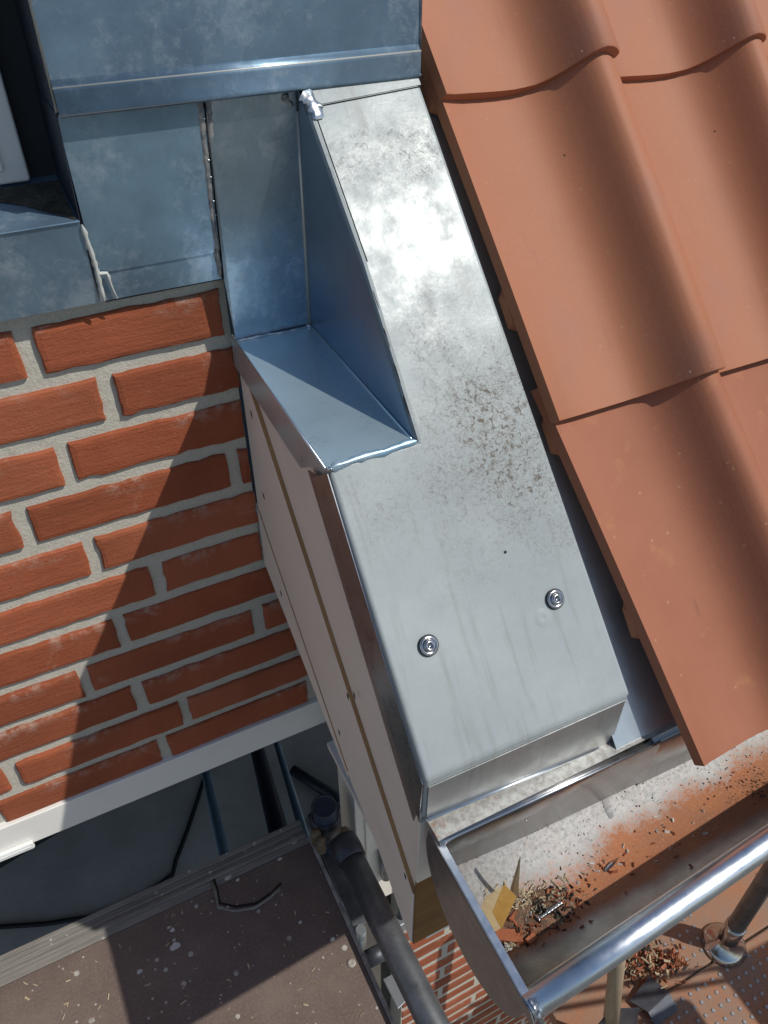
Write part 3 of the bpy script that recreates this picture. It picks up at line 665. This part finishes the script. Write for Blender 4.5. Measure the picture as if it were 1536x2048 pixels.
for ci, (o0, dirv, me) in enumerate(courses):
    X_ = Vector((1, 0, 0)); Yv = (dirv - X_ * dirv.x).normalized(); Zv = X_.cross(Yv).normalized(); X2 = Yv.cross(Zv).normalized()
    mtx = Matrix((X2, Yv, Zv)).transposed()
    for k in range(6):
        o = bpy.data.objects.new('roof_tile', me[0 if k == 0 else 1]); COL.objects.link(o); o.parent = roof
        off = Vector((.1965 * k, 0, 0)) + Vector((0, rg2.uniform(-.002, .002), rg2.uniform(-.001, .001)))
        if ci == 2 and k == 1: off += Yv * -.004
        o.matrix_local = Matrix.Translation(o0 + off - Vector(roof.location)) @ (mtx @ Matrix.Rotation(rg2.uniform(-.004, .004), 3, 'Z')).to_4x4()
        if k == 0:
            for yl in ((.135, .335), (.095, .318), (.095,), (.1,))[ci]:
                l_ = bpy.data.objects.new('lug', lug); COL.objects.link(l_); l_.parent = o; l_.location = (yl * dirv.x / math.hypot(dirv.y, dirv.z), yl, 0)

# ------------------------------------------------------------------ eaves strip, gutter
eave = thing('eaves_strip', (.7, -.45, -.43), 'zinc eaves strip folded down into the gutter below the cap', 'eaves flashing')
ya, yb = -.4565, -.4640
def ey(x): return ya + (x - .262) * (yb - ya) / (.518 - .262)
def est(name, x0, x1, o, zt=-.3565, zb=-.432, mat=Z_DROP):
    pr = [(.04, .0), (.0045, -.0005), (.0012, -.0012), (.0, -.003), (.0, -.010), (.003, zb - zt)]
    strip(name, [[(x0, ey(x0) + a_ - o, zt + b_ - o * .5) for a_, b_ in pr], [(x1, ey(x1) + a_ - o, zt + b_ - o * .5) for a_, b_ in pr]], mat, eave, .0012)
est('drop', .2665, .522, .0012)
est('drop', .516, 2.0, .0, zb=-.440)
slab('top_strip', [(.2655, -.41, -.3548), (2.0, -.41, -.3548), (2.0, ey(.6) + .0010, -.3556), (.2655, ey(.2655) + .0006, -.3556)], (0, 0, .0010), Z_DUST, eave)
tube('bright_arris', [(.270, ey(.270) - .0010, -.3575), (.522, ey(.522) - .0010, -.3575)], .0013, Z_GUT, eave, 10)
tube('bright_arris', [(.522, ey(.522) - .0002, -.3573), (2.0, ey(.9) - .0, -.3573)], .0012, Z_DROP, eave, 10)

gut = thing('gutter', (.9, -.52, -.46), 'half round zinc gutter with a rolled front bead and flat end cap', 'gutter')
GC, GR, GX0 = (-.5215, -.3800), .0785, .2665
def gdy(x): return .050 * (x - .27)
def garc(x, r_, n_=28, a0=R_(2), a1=R_(178)):
    return [(x, GC[0] + gdy(x) + r_ * math.cos(a0 + (a1 - a0) * k / n_), GC[1] - r_ * math.sin(a0 + (a1 - a0) * k / n_)) for k in range(n_ + 1)]
strip('trough', [garc(x, GR) for x in (GX0, .4, .6, .9, 1.3, 2.0)], GUTTER, gut, .0011)
BR = .0122
bc = lambda x: (x, GC[0] + gdy(x) - GR - .0015, GC[1] + .004)
tube('front_bead', [bc(x) for x in (GX0 - .002, .4, .6, .9, 1.3, 2.0)], BR, Z_GUT, gut, 28)
# flat end cap with a turned rim
ec = [(GX0 - .002, GC[0] + .0015 + (GR + .0035) * math.cos(t_), GC[1] - (GR + .0055) * math.sin(t_) * 1.04) for t_ in [R_(180) * k / 36 for k in range(37)]]
ec = [(GX0 - .002, GC[0] + GR + .002, GC[1] + .020)] + ec + [(GX0 - .002, GC[0] - GR - .012, GC[1] - .004), (GX0 - .002, GC[0] - GR - .0145, GC[1] + .006), (GX0 - .002, GC[0] - GR - .008, GC[1] + .014), (GX0 - .002, GC[0] - GR + .01, GC[1] + .014)]
slab('end_cap', ec, (-.0012, 0, 0), Z_SIDE, gut)
topr = [(GC[0] + GR + .001, GC[1] + .0195), (GC[0] + .03, GC[1] + .0155), (GC[0] - GR - .006, GC[1] + .0138)]
slab('end_rim', [(GX0 - .0032, y, z) for y, z in topr] + [(GX0 - .0032, y, z - .003) for y, z in reversed(topr)], (.0085, 0, 0), Z_GUT, gut, .0010, 2)
blob('solder_line', [Vector(bc(GX0)) + Vector((.002, -.010, .010)), Vector(bc(GX0)) + Vector((.003, -.0145, .002)), Vector(bc(GX0)) + Vector((.002, -.012, -.008))], .004, .0018, SOLDER, gut, nrm=(.3, -.8, .4), jit=.6, step=.002, seed=61)
blob('solder_line', [Vector(bc(GX0)) + Vector((.001, .002, .0135)), Vector(bc(GX0)) + Vector((.001, -.008, .0115))], .0028, .0012, SOLDER, gut, nrm=(.1, 0, 1), jit=.6, step=.002, seed=62)
jx = .478
strip('sheet_joint', [[(jx + dx_, GC[0] + gdy(jx) + (GR - o_) * math.cos(t_), GC[1] - (GR - o_) * math.sin(t_)) for dx_, o_ in ((-.010, .0004), (-.0095, .0017), (.010, .0017), (.0105, .0004))] for t_ in [R_(3 + 5 * k) for k in range(13)]], GUTTER, gut)

# ================================================================== DEBRIS IN THE GUTTER
def gut_z(y, x=.32):
    d_ = min(abs(y - (GC[0] + gdy(x))), GR - .004); return GC[1] - math.sqrt(GR * GR - d_ * d_) + .0008
def ongut(u, v_, up=0.):
    z = -.44
    for _ in range(6):
        p = px(u, v_, 'z', z); z = gut_z(p.y, p.x) + up
    return px(u, v_, 'z', z)
def chunk(name, u, v_, size, rot, mat, label, cat, group=None, seed=1, up=None, parent=None):
    rg_ = random.Random(seed); sx, sy, sz = size
    p = ongut(u, v_, sz * .5 if up is None else up)
    rm = (Matrix.Rotation(R_(rot[2]), 3, 'Z') @ Matrix.Rotation(R_(rot[1]), 3, 'Y') @ Matrix.Rotation(R_(rot[0]), 3, 'X'))
    bm = bmesh.new(); bmesh.ops.create_cube(bm, size=1.0); bmesh.ops.subdivide_edges(bm, edges=bm.edges, cuts=2, use_grid_fill=True)
    for v in bm.verts:
        c_ = Vector((v.co.x * sx, v.co.y * sy, v.co.z * sz)); c_ += Vector((rg_.uniform(-1, 1), rg_.uniform(-1, 1), rg_.uniform(-1, 1))) * min(size) * .10
        v.co = rm @ c_
    me = bpy.data.meshes.new(name); bm.to_mesh(me); bm.free(); me.materials.append(mat)
    o = bpy.data.objects.new(name, me); COL.objects.link(o); o.location = p
    return tag(o, label, cat, group)
# sawn wood offcut standing askew: pale faces, yellow sawn end
def wedge(name, pts_px, mat_a, label):
    pass
of = thing('wood_offcut', ongut(985, 1875), 'pale wood offcut with a yellow face against the gutter end cap', 'wood offcut')
A_ = ongut(985, 1866, .004); 
def gp(u, v_, z): return px(u, v_, 'z', z)
f1 = [gp(1010, 1768, -.400), gp(1034, 1793, -.412), gp(1005, 1856, -.438), gp(987, 1822, -.424)]
back = [p + Vector((-.018, .004, -.016)) for p in f1]
slab('yellow_face', f1, Vector((-.0016, .0004, -.0012)), PINE_Y, of, .0005)
vv = [p + Vector((-.0016, .0004, -.0012)) for p in f1] + back
mesh('block', vv, [(0, 1, 2, 3), (4, 5, 6, 7), (0, 1, 5, 4), (1, 2, 6, 5), (2, 3, 7, 6), (3, 0, 4, 7)], PINE, of, .0006)
tip, b1_, b2_ = gp(1041, 1717, -.385), gp(1021, 1782, -.432), gp(1036, 1795, -.436)
o = slab('wood_splinter', [tip, b1_, gp(1024, 1790, -.436), b2_], Vector((.002, .003, -.001)), PINE); tag(o, 'pointed pale wood splinter standing up behind the yellow offcut', 'wood splinter')
chunk('brick_shard', 1018, 1872, (.026, .0105, .006), (4, 6, -28), BRICK_S, 'flat orange brick shard lying nearest the gutter end cap', 'brick shard', 'brick shards in the gutter', 3)
chunk('brick_shard', 1030, 1838, (.012, .009, .006), (10, 12, 20), BRICK_S, 'small brick lump just below the yellow offcut', 'brick shard', 'brick shards in the gutter', 4)
chunk('brick_shard', 1062, 1878, (.011, .006, .004), (0, 8, 15), BRICK_S, 'small brick flake at the shadow edge below the white bit', 'brick shard', 'brick shards in the gutter', 5)
chunk('brick_shard', 1092, 1846, (.006, .005, .004), (10, 0, 40), BRICK_S, 'tiny brick crumb beside the screw', 'brick shard', 'brick shards in the gutter', 6)
chunk('brick_shard', 987, 1858, (.012, .008, .006), (0, 10, 60), BRICK_S, 'brick crumb wedged under the wood offcut', 'brick shard', 'brick shards in the gutter', 7)
chunk('lime_flake', 1065, 1858, (.0085, .0065, .0022), (4, 0, 10), CH_WHITE, 'round white mortar flake below the screw', 'mortar flake', None, 8)
chunk('lead_scrap', 1053, 1816, (.012, .0085, .0014), (14, -12, 20), CHROME, 'bright torn metal scrap beside the yellow offcut', 'metal scrap', None, 9)
p = ongut(1225, 1727, .003)
bm = bmesh.new(); L_ = .0125
pv = [(-L_, 0, .0004), (-L_ * .75, .0016, .0022), (0, .0020, .003), (L_, .0002, .0008), (0, -.0020, .0026), (-L_ * .75, -.0016, .002), (0, 0, .0046)]
me = bpy.data.meshes.new('foil_sliver'); me.from_pydata(pv, [], [(0, 1, 6), (1, 2, 6), (2, 3, 6), (3, 4, 6), (4, 5, 6), (5, 0, 6), (5, 4, 3, 2, 1, 0)]); me.materials.append(CHROME); bm.free()
o = bpy.data.objects.new('foil_sliver', me); COL.objects.link(o); o.location = p - Vector((0, 0, .003)); o.rotation_euler = (0, 0, R_(12)); tag(o, 'silvery pointed sliver lying alone on the brick dust', 'metal sliver')
# screw on the heap
s0, s1 = ongut(1078, 1838, .008), ongut(1124, 1805, .010)
scr = thing('loose_screw', s0, 'loose steel screw lying on the debris heap in the gutter', 'screw')
pts = [s0.lerp(s1, i / 44) for i in range(45)]
tube('shank', pts, [.0019 + (.0004 if i % 2 else 0) if i > 14 else .0017 for i in range(45)][:44] + [.0003], CHROME, scr, 10)
lathe('head', [(.0001, -.0008), (.0042, -.0006), (.0044, .0), (.0030, .0018), (.0018, .0034)], CHROME, scr, s0 - (s1 - s0).normalized() * .001, (s1 - s0).normalized(), 14)
# matted silt under the chips
rows = []
for i in range(30):
    row = []
    for j in range(22):
        a_, b_ = (i / 29 - .5) * 2, (j / 21 - .5) * 2
        u = 1062 + a_ * 105 * .90 + b_ * 48 * .43; v_ = 1832 - a_ * 105 * .43 + b_ * 48 * .90
        h = .0075 * max(0., 1 - a_ * a_ - b_ * b_) * (1 + .9 * noise.noise((a_ * 3.1, b_ * 2.3, 4.))) + .0018 * noise.noise((a_ * 11, b_ * 8, 1.)) - .0012
        p = ongut(u, v_, h); p.x = max(p.x, GX0 + .002); row.append(p)
    rows.append(row)
m = MB('silt'); c = m.mix(m.ramp(m.noise(90, 5, .75), .35, .65), (.10, .075, .055, 1), (.30, .15, .085, 1)); c = m.mix(m.ramp(m.noise(260, 4, .7), .58, .7), c, (.46, .40, .31, 1))
m.set(Base_Color=c, Roughness=.95); m.bump(m.noise(160, 5, .75), 1., .004)
o = strip('silt', rows, m.m); tag(o, 'matted brown silt under the debris heap by the gutter end cap', 'debris', None, 'stuff')
# chips: straw, grit, lime (uncountable)
def scatter(name, spots, mat, label, cat, lo, hi, seed, flatn=.35):
    rg_ = random.Random(seed); vs2 = []; fs2 = []
    for p in spots:
        L = rg_.uniform(lo, hi); W_ = L * rg_.uniform(.10, .32 if flatn < .5 else .6); H_ = W_ * flatn + .0004
        rm = Matrix.Rotation(rg_.uniform(0, 6.28), 3, 'Z') @ Matrix.Rotation(rg_.uniform(-.5, .5), 3, 'Y') @ Matrix.Rotation(rg_.uniform(-.5, .5), 3, 'X')
        b0 = len(vs2)
        for sx in (-1, 1):
            for sy, sz in ((-1, -1), (1, -1), (0, 1)):
                vs2.append(p + rm @ Vector((sx * L * .5 * rg_.uniform(.7, 1), sy * W_ * .5, sz * H_ * .5)))
        fs2 += [(b0, b0 + 1, b0 + 2), (b0 + 3, b0 + 5, b0 + 4), (b0, b0 + 1, b0 + 4, b0 + 3), (b0 + 1, b0 + 2, b0 + 5, b0 + 4), (b0 + 2, b0, b0 + 3, b0 + 5)]
    me = bpy.data.meshes.new(name); me.from_pydata(vs2, [], fs2); me.materials.append(mat)
    o = bpy.data.objects.new(name, me); COL.objects.link(o); tag(o, label, cat, None, 'stuff'); return o
rg3 = random.Random(12)
def heap(nn, cu, cv, su, sv, ang=-.45, top=.010):
    out = []
    for _ in range(nn):
        a_, b_ = rg3.gauss(0, 1), rg3.gauss(0, 1)
        u = cu + a_ * su * math.cos(ang) - b_ * sv * math.sin(ang); v_ = cv + a_ * su * math.sin(ang) + b_ * sv * math.cos(ang)
        h = top * math.exp(-(a_ * a_ + b_ * b_) * .7) * rg3.random() + .0008
        p = ongut(u, v_, h)
        if p.x > GX0 + .006: out.append(p)
    return out
scatter('straw_debris', heap(150, 1070, 1808, 40, 18) + heap(60, 1045, 1795, 26, 12) + heap(25, 985, 1800, 12, 12) + heap(20, 1015, 1890, 14, 5), CH_STRAW, 'dry straw and wood chips heaped in the gutter', 'debris', .0015, .010, 1, .25)
scatter('dark_debris', heap(260, 1095, 1815, 34, 20) + heap(60, 1050, 1850, 40, 14) + heap(40, 1000, 1895, 18, 6), CH_DARK, 'dark grit in the debris heap', 'debris', .0015, .006, 2, .8)
scatter('brick_debris', heap(170, 1062, 1845, 40, 18) + heap(60, 1110, 1800, 26, 16) + heap(40, 1180, 1770, 90, 20, top=.001), CH_RED, 'crumbled brick grit in the gutter', 'debris', .0015, .007, 3, .8)
scatter('lime_debris', heap(70, 1085, 1815, 40, 22) + heap(30, 1015, 1890, 16, 6) + heap(40, 1250, 1690, 120, 30, top=.001), CH_WHITE, 'pale lime crumbs scattered in the gutter', 'debris', .0015, .006, 4, .7)
far = []
for _ in range(130):
    u, v_ = rg3.gauss(1520, 30), rg3.gauss(1575, 16); far.append(ongut(u, v_, .002 + rg3.random() * .004))
for _ in range(90):
    u = rg3.uniform(1150, 1536); v_ = 1600 - (u - 1300) * .42 + rg3.gauss(0, 38); far.append(ongut(u, v_, .0006))
scatter('leaf_debris', far, CH_DARK, 'dark leaf litter at the far right of the gutter', 'debris', .0008, .0030, 5, .7)

# ================================================================== UPPER SCAFFOLD DECK (bottom left)
DZ = -.95
deck = thing('scaffold_deck', (-.6, -.5, DZ), 'dark brown film faced scaffold deck panel with paint splashes, lower left', 'scaffold deck')
e0 = px(590, 1645, 'z', DZ); DY1 = e0.y; q = px(795, 2040, 'z', DZ); DX1 = (e0.x + q.x) / 2 + .002
q2 = px(610, 1690, 'z', DZ); DYP = q2.y
box('panel', (-1.9, -1.35, DZ - .012), (DX1 - .003, DYP, DZ), PLY, deck, .001)
wdt = (DY1 - DYP); 
box('edge_profile', (-1.9, DYP + .0006, DZ - .05), (DX1 - .003, DY1, DZ + .0005), EDGE, deck, .001)
for i, (a_, b_, h) in enumerate(((.28, .42, .004), (.54, .64, .003), (.80, .98, .005))):
    box('edge_rib', (-1.9, DYP + wdt * a_, DZ + .0008), (DX1 - .0035, DYP + wdt * b_, DZ + h), EDGE, deck, .0012)
box('side_edge', (DX1 - .0026, -1.35, DZ - .045), (DX1 + .0035, DYP + .012, DZ + .0016), PEDGE, deck, .0012)
# inset lifting handle
hp = [px(u, v_, 'z', DZ + .0012) for u, v_ in ((424, 1762), (431, 1785), (437, 1815), (470, 1822), (510, 1815), (540, 1795), (560, 1775))]
tube('lift_handle', hp, .0026, EDGE, deck, 8)
hp2 = [p_ + Vector((.004, .006, -.0008)) for p_ in hp]
tube('handle_slot', hp2, .0018, BLACK, deck, 8)
for u, v_ in ((703, 1926), (587, 1681)):
    p = px(u, v_, 'z', DZ + .0006); lathe('rivet', [(.0001, .0006), (.0016, .0004), (.003, .0014), (.0062, .0012), (.0066, 0)], PEDGE, deck, p, (0, 0, 1), 16)
# splashes: thin dried paint drops
rg4 = random.Random(20)
def splash(u, v_, r_, parent=deck, z=DZ + .0003):
    p = px(u, v_, 'z', z); n_ = 12; pts = []
    for k in range(n_):
        t_ = 2 * math.pi * k / n_; rr_ = r_ * rg4.uniform(.7, 1.25); pts.append((p.x + rr_ * math.cos(t_), p.y + rr_ * .8 * math.sin(t_), z))
    slab('paint_splash', pts, (0, 0, .0004), CH_WHITE, parent)
for u, v_, r_ in ((350, 1893, .007), (345, 1860, .004), (338, 1855, .003), (279, 1943, .0045), (455, 1757, .004), (475, 1760, .003), (348, 1880, .003), (455, 1815, .0035), (560, 1718, .004), (600, 1845, .003), (665, 1878, .0035)):
    splash(u, v_, r_)
for k in range(14): splash(rg4.uniform(60, 640), rg4.uniform(1760, 2030), rg4.uniform(.0008, .0018))
sp = []
for _ in range(110):
    u = rg4.uniform(40, 740); v_ = rg4.uniform(1760, 2040)
    p = px(u, v_, 'z', DZ + .0012)
    if p.y < DYP - .01 and p.x < DX1 - .02: sp.append(p)
scatter('deck_chips', sp, CH_STRAW, 'straw coloured splinters scattered on the brown deck', 'debris', .002, .010, 7, .3)

# ------------------------------------------------------------------ scaffold tubes and fittings
TR = .0213
def ztube(u0, v0, u1, v1, z): return px(u0, v0, 'z', z), px(u1, v1, 'z', z)
a, b = ztube(690, 1692, 793, 1900, -.905); dv = (b - a).normalized()
led = thing('scaffold_tube', a, 'worn grey scaffold tube running along the right edge of the brown deck', 'scaffold tube')
tube('tube', [a - dv * .012, b, b + dv * .9], TR, GALV, led, 24)
v, fs = tubemesh([a - dv * .0125, a - dv * .011], TR * .86, 20); mesh('bore', v, fs, BLACK, led)
sc_ = px(664, 1636, 'z', -.90)
std = thing('scaffold_standard', (sc_.x, sc_.y + .02, GZ), 'upright dark scaffold standard ending beside the tube coupler', 'scaffold tube')
tube('tube', [(sc_.x - .008, sc_.y + .012, GZ), (sc_.x - .008, sc_.y + .012, -.876)], TR, NAVY, std, 24)
lathe('tube_rim', [(TR * 1.0, -.002), (TR * 1.02, .0005), (TR * .85, .0008), (TR * .83, -.02)], DARKST, std, (sc_.x - .008, sc_.y + .012, -.876), (0, 0, 1), 24)
cpl = thing('scaffold_coupler', (sc_.x, sc_.y, -.94), 'dirty cast coupler joining the standard to the horizontal tube', 'coupler')
lathe('collar', [(TR + .001, -.022), (TR + .004, -.021), (TR + .005, 0), (TR + .004, .021), (TR + .001, .022)], DARKST, cpl, (sc_.x - .008, sc_.y + .012, -.925), (0, 0, 1), 24)
c0 = a + dv * .012
lathe('collar', [(TR + .0005, -.020), (TR + .003, -.019), (TR + .004, 0), (TR + .003, .019), (TR + .0005, .020)], DARKST, cpl, c0 - dv * .004, dv, 24)
for i, (u, v_) in enumerate(((632, 1672), (642, 1688), (690, 1668))):
    p = px(u, v_, 'z', -.905); lathe('bolt', [(.0001, .012), (.008, .012), (.009, .006), (.009, -.02)], BRASSY, cpl, p, (0, 0, 1), 6)
# galvanised transom below, between deck and tube
trn = thing('steel_transom', (.28, -.3, -1.02), 'grey galvanised transom plate in the gap between deck and tube', 'steel plate')
q0, q1, q2_, q3 = px(643, 1706, 'z', -1.0), px(668, 1690, 'z', -1.0), px(735, 1845, 'z', -1.0), px(706, 1852, 'z', -1.0)
slab('plate', [q0, q1, q2_, q3], (0, 0, -.004), GALV, trn, .0008)
q0, q1, q2_, q3 = px(766, 1958, 'z', -1.0), px(795, 1942, 'z', -1.0), px(822, 1992, 'z', -1.0), px(796, 2018, 'z', -1.0)
slab('plate', [q0, q1, q2_, q3], (0, 0, -.004), GALV_L, trn, .0008)
a_ = px(722, 1862, 'z', -1.0); tube('peg', [a_ + Vector((0, 0, -.05)), a_ + Vector((0, 0, .006))], .0085, GALV_L, trn, 14)
a_ = px(748, 1912, 'z', -1.03); tube('peg', [a_ + Vector((-.012, 0, 0)), a_ + Vector((.02, .0, 0))], .014, DARKST, trn, 14)
brk = thing('clamp_foot', px(803, 1838, 'z', -1.18), 'small grey bracket under the lower corner of the white boards', 'bracket')
p = px(800, 1838, 'z', -1.18)
slab('foot', [p + Vector((-.018, -.012, 0)), p + Vector((.022, -.012, 0)), p + Vector((.026, .014, 0)), p + Vector((-.014, .014, 0))], (0, 0, -.03), GALV_L, brk, .003)
tube('stud', [p + Vector((.004, .002, 0)), p + Vector((.004, .002, .05))], .006, DARKST, brk, 10)

# window box below the boards
wb = thing('window', (.36, -.06, -1.6), 'narrow white window frame far below the verge boards', 'window')
qa = px(706, 1560, 'y', -.10); qz = px(778, 1790, 'y', -.10)
box('frame', (qa.x, -.10, qz.z), (.4205, -.03, -.64), WHITE, wb, .002)
box('frame_rib', (qa.x + .018, -.1035, qz.z), (qa.x + .026, -.1005, -.64), WHITE, wb, .001)
box('pane', (qa.x + .01, -.06, GZ), (.4205, -.05, qz.z - .001), GLASS, wb)
p0, p1 = px(768, 1700, 'y', -.108), px(772, 1752, 'y', -.108)
tube('handle', [p0, p1], .011, GALV, wb, 14)

# members of the scaffold under the deck
def brace(u0, v0, z0, u1, v1, z1, r_, mat, label, cat, name='scaffold_brace'):
    a, b = px(u0, v0, 'z', z0), px(u1, v1, 'z', z1); d_ = (b - a).normalized()
    lo_ = a + d_ * ((GZ + .01 - a.z) / d_.z); hi_ = a + d_ * ((-1.0 - a.z) / d_.z)
    o = tube(name, [lo_, hi_], r_, mat, None, 18); tag(o, label, cat); return o
brace(414, 1560, -2.5, 447, 1705, -1.9, .0165, BLUE, 'blue painted tube under the deck, left of the thick navy post', 'scaffold tube')
brace(551, 1478, -2.7, 612, 1680, -1.75, .0135, BLUE, 'slim blue tube under the deck, right of the thick navy post', 'scaffold tube')
brace(512, 1490, -2.7, 556, 1660, -1.9, .030, NAVY, 'thick navy post standing on the concrete behind the deck', 'post', 'scaffold_post')
pts = [px(u, v_, 'z', GZ + .02) for u, v_ in ((585, 1540), (632, 1570), (670, 1593), (678, 1605), (660, 1622), (620, 1640))]
o = tube('bent_bar', pts, .028, DARKST, None, 12); tag(o, 'dark bent bar lying on the concrete below the wall corner', 'steel bar')
pts = [px(u, v_, 'z', GZ + .012) for u, v_ in ((-120, 1858), (0, 1854), (90, 1848), (180, 1834), (280, 1795), (345, 1750), (352, 1720), (375, 1660), (395, 1600), (412, 1545))]
o = tube('cable', pts, .011, BLACK, None, 8); tag(o, 'thin black cable curving over the shaded concrete floor', 'cable')

# ================================================================== LOWER SCAFFOLD LIFT (bottom right)
LZ = -2.05
for i in range(4):
    y0 = -.13 - i * .245
    pl_ = thing('steel_plank', (1.2, y0 - .12, LZ), ['dusty perforated steel plank against the facade below the gutter', 'perforated steel plank second from the facade, striped by shadows',
        'perforated steel plank third from the facade', 'outermost perforated steel plank of the lower lift'][i], 'scaffold plank', 'steel planks of the lower lift')
    box('plank', (.80, y0 - .238, LZ - .05), (2.6, y0, LZ), SDECK, pl_, .004)
    # raised drain nubs
    vs2, fs2 = [], []
    for ix in range(62):
        for iy in range(7):
            if (ix // 9) % 2 == 0 and i == 0: continue
            x = .84 + ix * .027 + (iy % 2) * .0135; y = y0 - .03 - iy * .029
            b0 = len(vs2)
            for r_, h in ((.0058, 0), (.0042, .0026)):
                for k in range(7): vs2.append((x + r_ * math.cos(k * .8976), y + r_ * math.sin(k * .8976), LZ + .0003 + h))
            for k in range(7): fs2.append((b0 + k, b0 + (k + 1) % 7, b0 + 7 + (k + 1) % 7, b0 + 7 + k))
            fs2.append(tuple(b0 + 7 + k for k in range(7)))
    if vs2:
        o = mesh('drain_nubs', vs2, fs2, GALV_L, pl_); tag(o, kind='stuff')
# polished upright with a flared foot
pb = px(1447, 1890, 'z', LZ)
up_ = thing('steel_upright', pb, 'polished steel upright with a flared round foot behind the gutter bead', 'steel post')
lathe('foot', [(.0001, .0), (.060, .0), (.061, .006), (.050, .018), (.032, .034), (.027, .05)], CHROME, up_, pb, (0, 0, 1), 28)
tube('tube', [pb + Vector((0, 0, .045)), pb + Vector((0, 0, 1.30))], .0235, GALV, up_, 24)
lathe('sleeve', [(.0236, .05), (.0275, .052), (.0275, .13), (.0236, .132)], CHROME, up_, pb, (0, 0, 1), 24)
# spade
sa, sb = px(1233, 1935, 'z', LZ + .55), px(1222, 2040, 'z', LZ + .28)
sp_ = thing('spade', (sb.x, sb.y, LZ), 'spade with a wooden handle leaning behind the gutter bead', 'spade')
d_ = (sb - sa).normalized()
tube('handle', [sa - d_ * .25, sa, sb], [.017, .017, .0185], HANDLE, sp_, 16)
e_ = sb + d_ * ((LZ + .004 - sb.z) / d_.z); s_ = d_.cross(Vector((0, 1, 0))).normalized(); nn = s_.cross(d_)
bl = [sb - s_ * .022 - d_ * .03, sb + s_ * .022 - d_ * .03, sb + s_ * .09 + d_ * .05, e_ + s_ * .085, e_ + d_ * .0, e_ - s_ * .085, sb - s_ * .09 + d_ * .05]
slab('blade', bl, nn * .004, DARKST, sp_, .001)
# wrapper, rubble
p = px(1305, 2003, 'z', LZ + .012)
wr = thing('metal_offcut', p, 'creased grey sheet metal offcut on the shaded planks', 'metal offcut')
slab('sheet', [p + Vector((-.055, .03, .0)), p + Vector((.03, .05, .016)), p + Vector((.052, -.005, .010)), p + Vector((-.035, -.018, .018))], (0, 0, -.002), DARKST, wr, .0006)
slab('fold', [p + Vector((-.035, -.0185, .018)), p + Vector((.052, -.0055, .010)), p + Vector((.05, -.045, -.008)), p + Vector((-.032, -.05, -.006))], (0, 0, -.002), DARKST, wr, .0006)
rub = []
for _ in range(420):
    u, v_ = rg3.gauss(1300, 34), rg3.gauss(1925, 18); rub.append(px(u, v_, 'z', LZ + .004 + rg3.random() * .022))
scatter('rubble', rub[:260], CH_RED, 'heap of brick rubble on the lower scaffold lift', 'rubble', .005, .020, 8, .8)
scatter('rubble_straw', rub[260:340], CH_STRAW, 'pale wood bits in the rubble heap below the gutter', 'rubble', .006, .035, 9, .4)
scatter('rubble_dark', rub[340:], CH_DARK, 'dark grit in the rubble heap below the gutter', 'rubble', .008, .02, 10, .8)

# unseen rails and flat boards, added to throw the lower lift's striped shadows
SL = -SUN / -SUN.z
def above(x, y, h): return Vector((x, y, LZ)) + Vector((-SUN.x, -SUN.y, -SUN.z)) * (h / -SUN.z)
side = thing('shadow_frame', above(1.3, -.5, .6) - Vector((0, 0, .6)), 'unseen rails and boards added to throw striped shadows on the lower lift', 'shadow caster')
for (x0, y0, x1, y1) in ((.74, -.21, 1.75, -.545), (.74, -.245, 1.75, -.58)):
    a, b = above(x0, y0, 1.0), above(x1, y1, 1.0); tube('rail', [a, b], .0075, GALV, side, 12)
for x0, x1 in ((.70, .86), (.985, 1.135), (1.275, 1.46), (1.56, 1.68)):
    a = above(x0, -.385 if x0 > .9 else -.33, .98); b = above(x1, -.40 if x0 > .9 else -.34, .98)
    slab('board', [a, b, b + Vector((0, -.55, 0)), a + Vector((0, -.55, 0))], (0, 0, -.03), RAW, side)
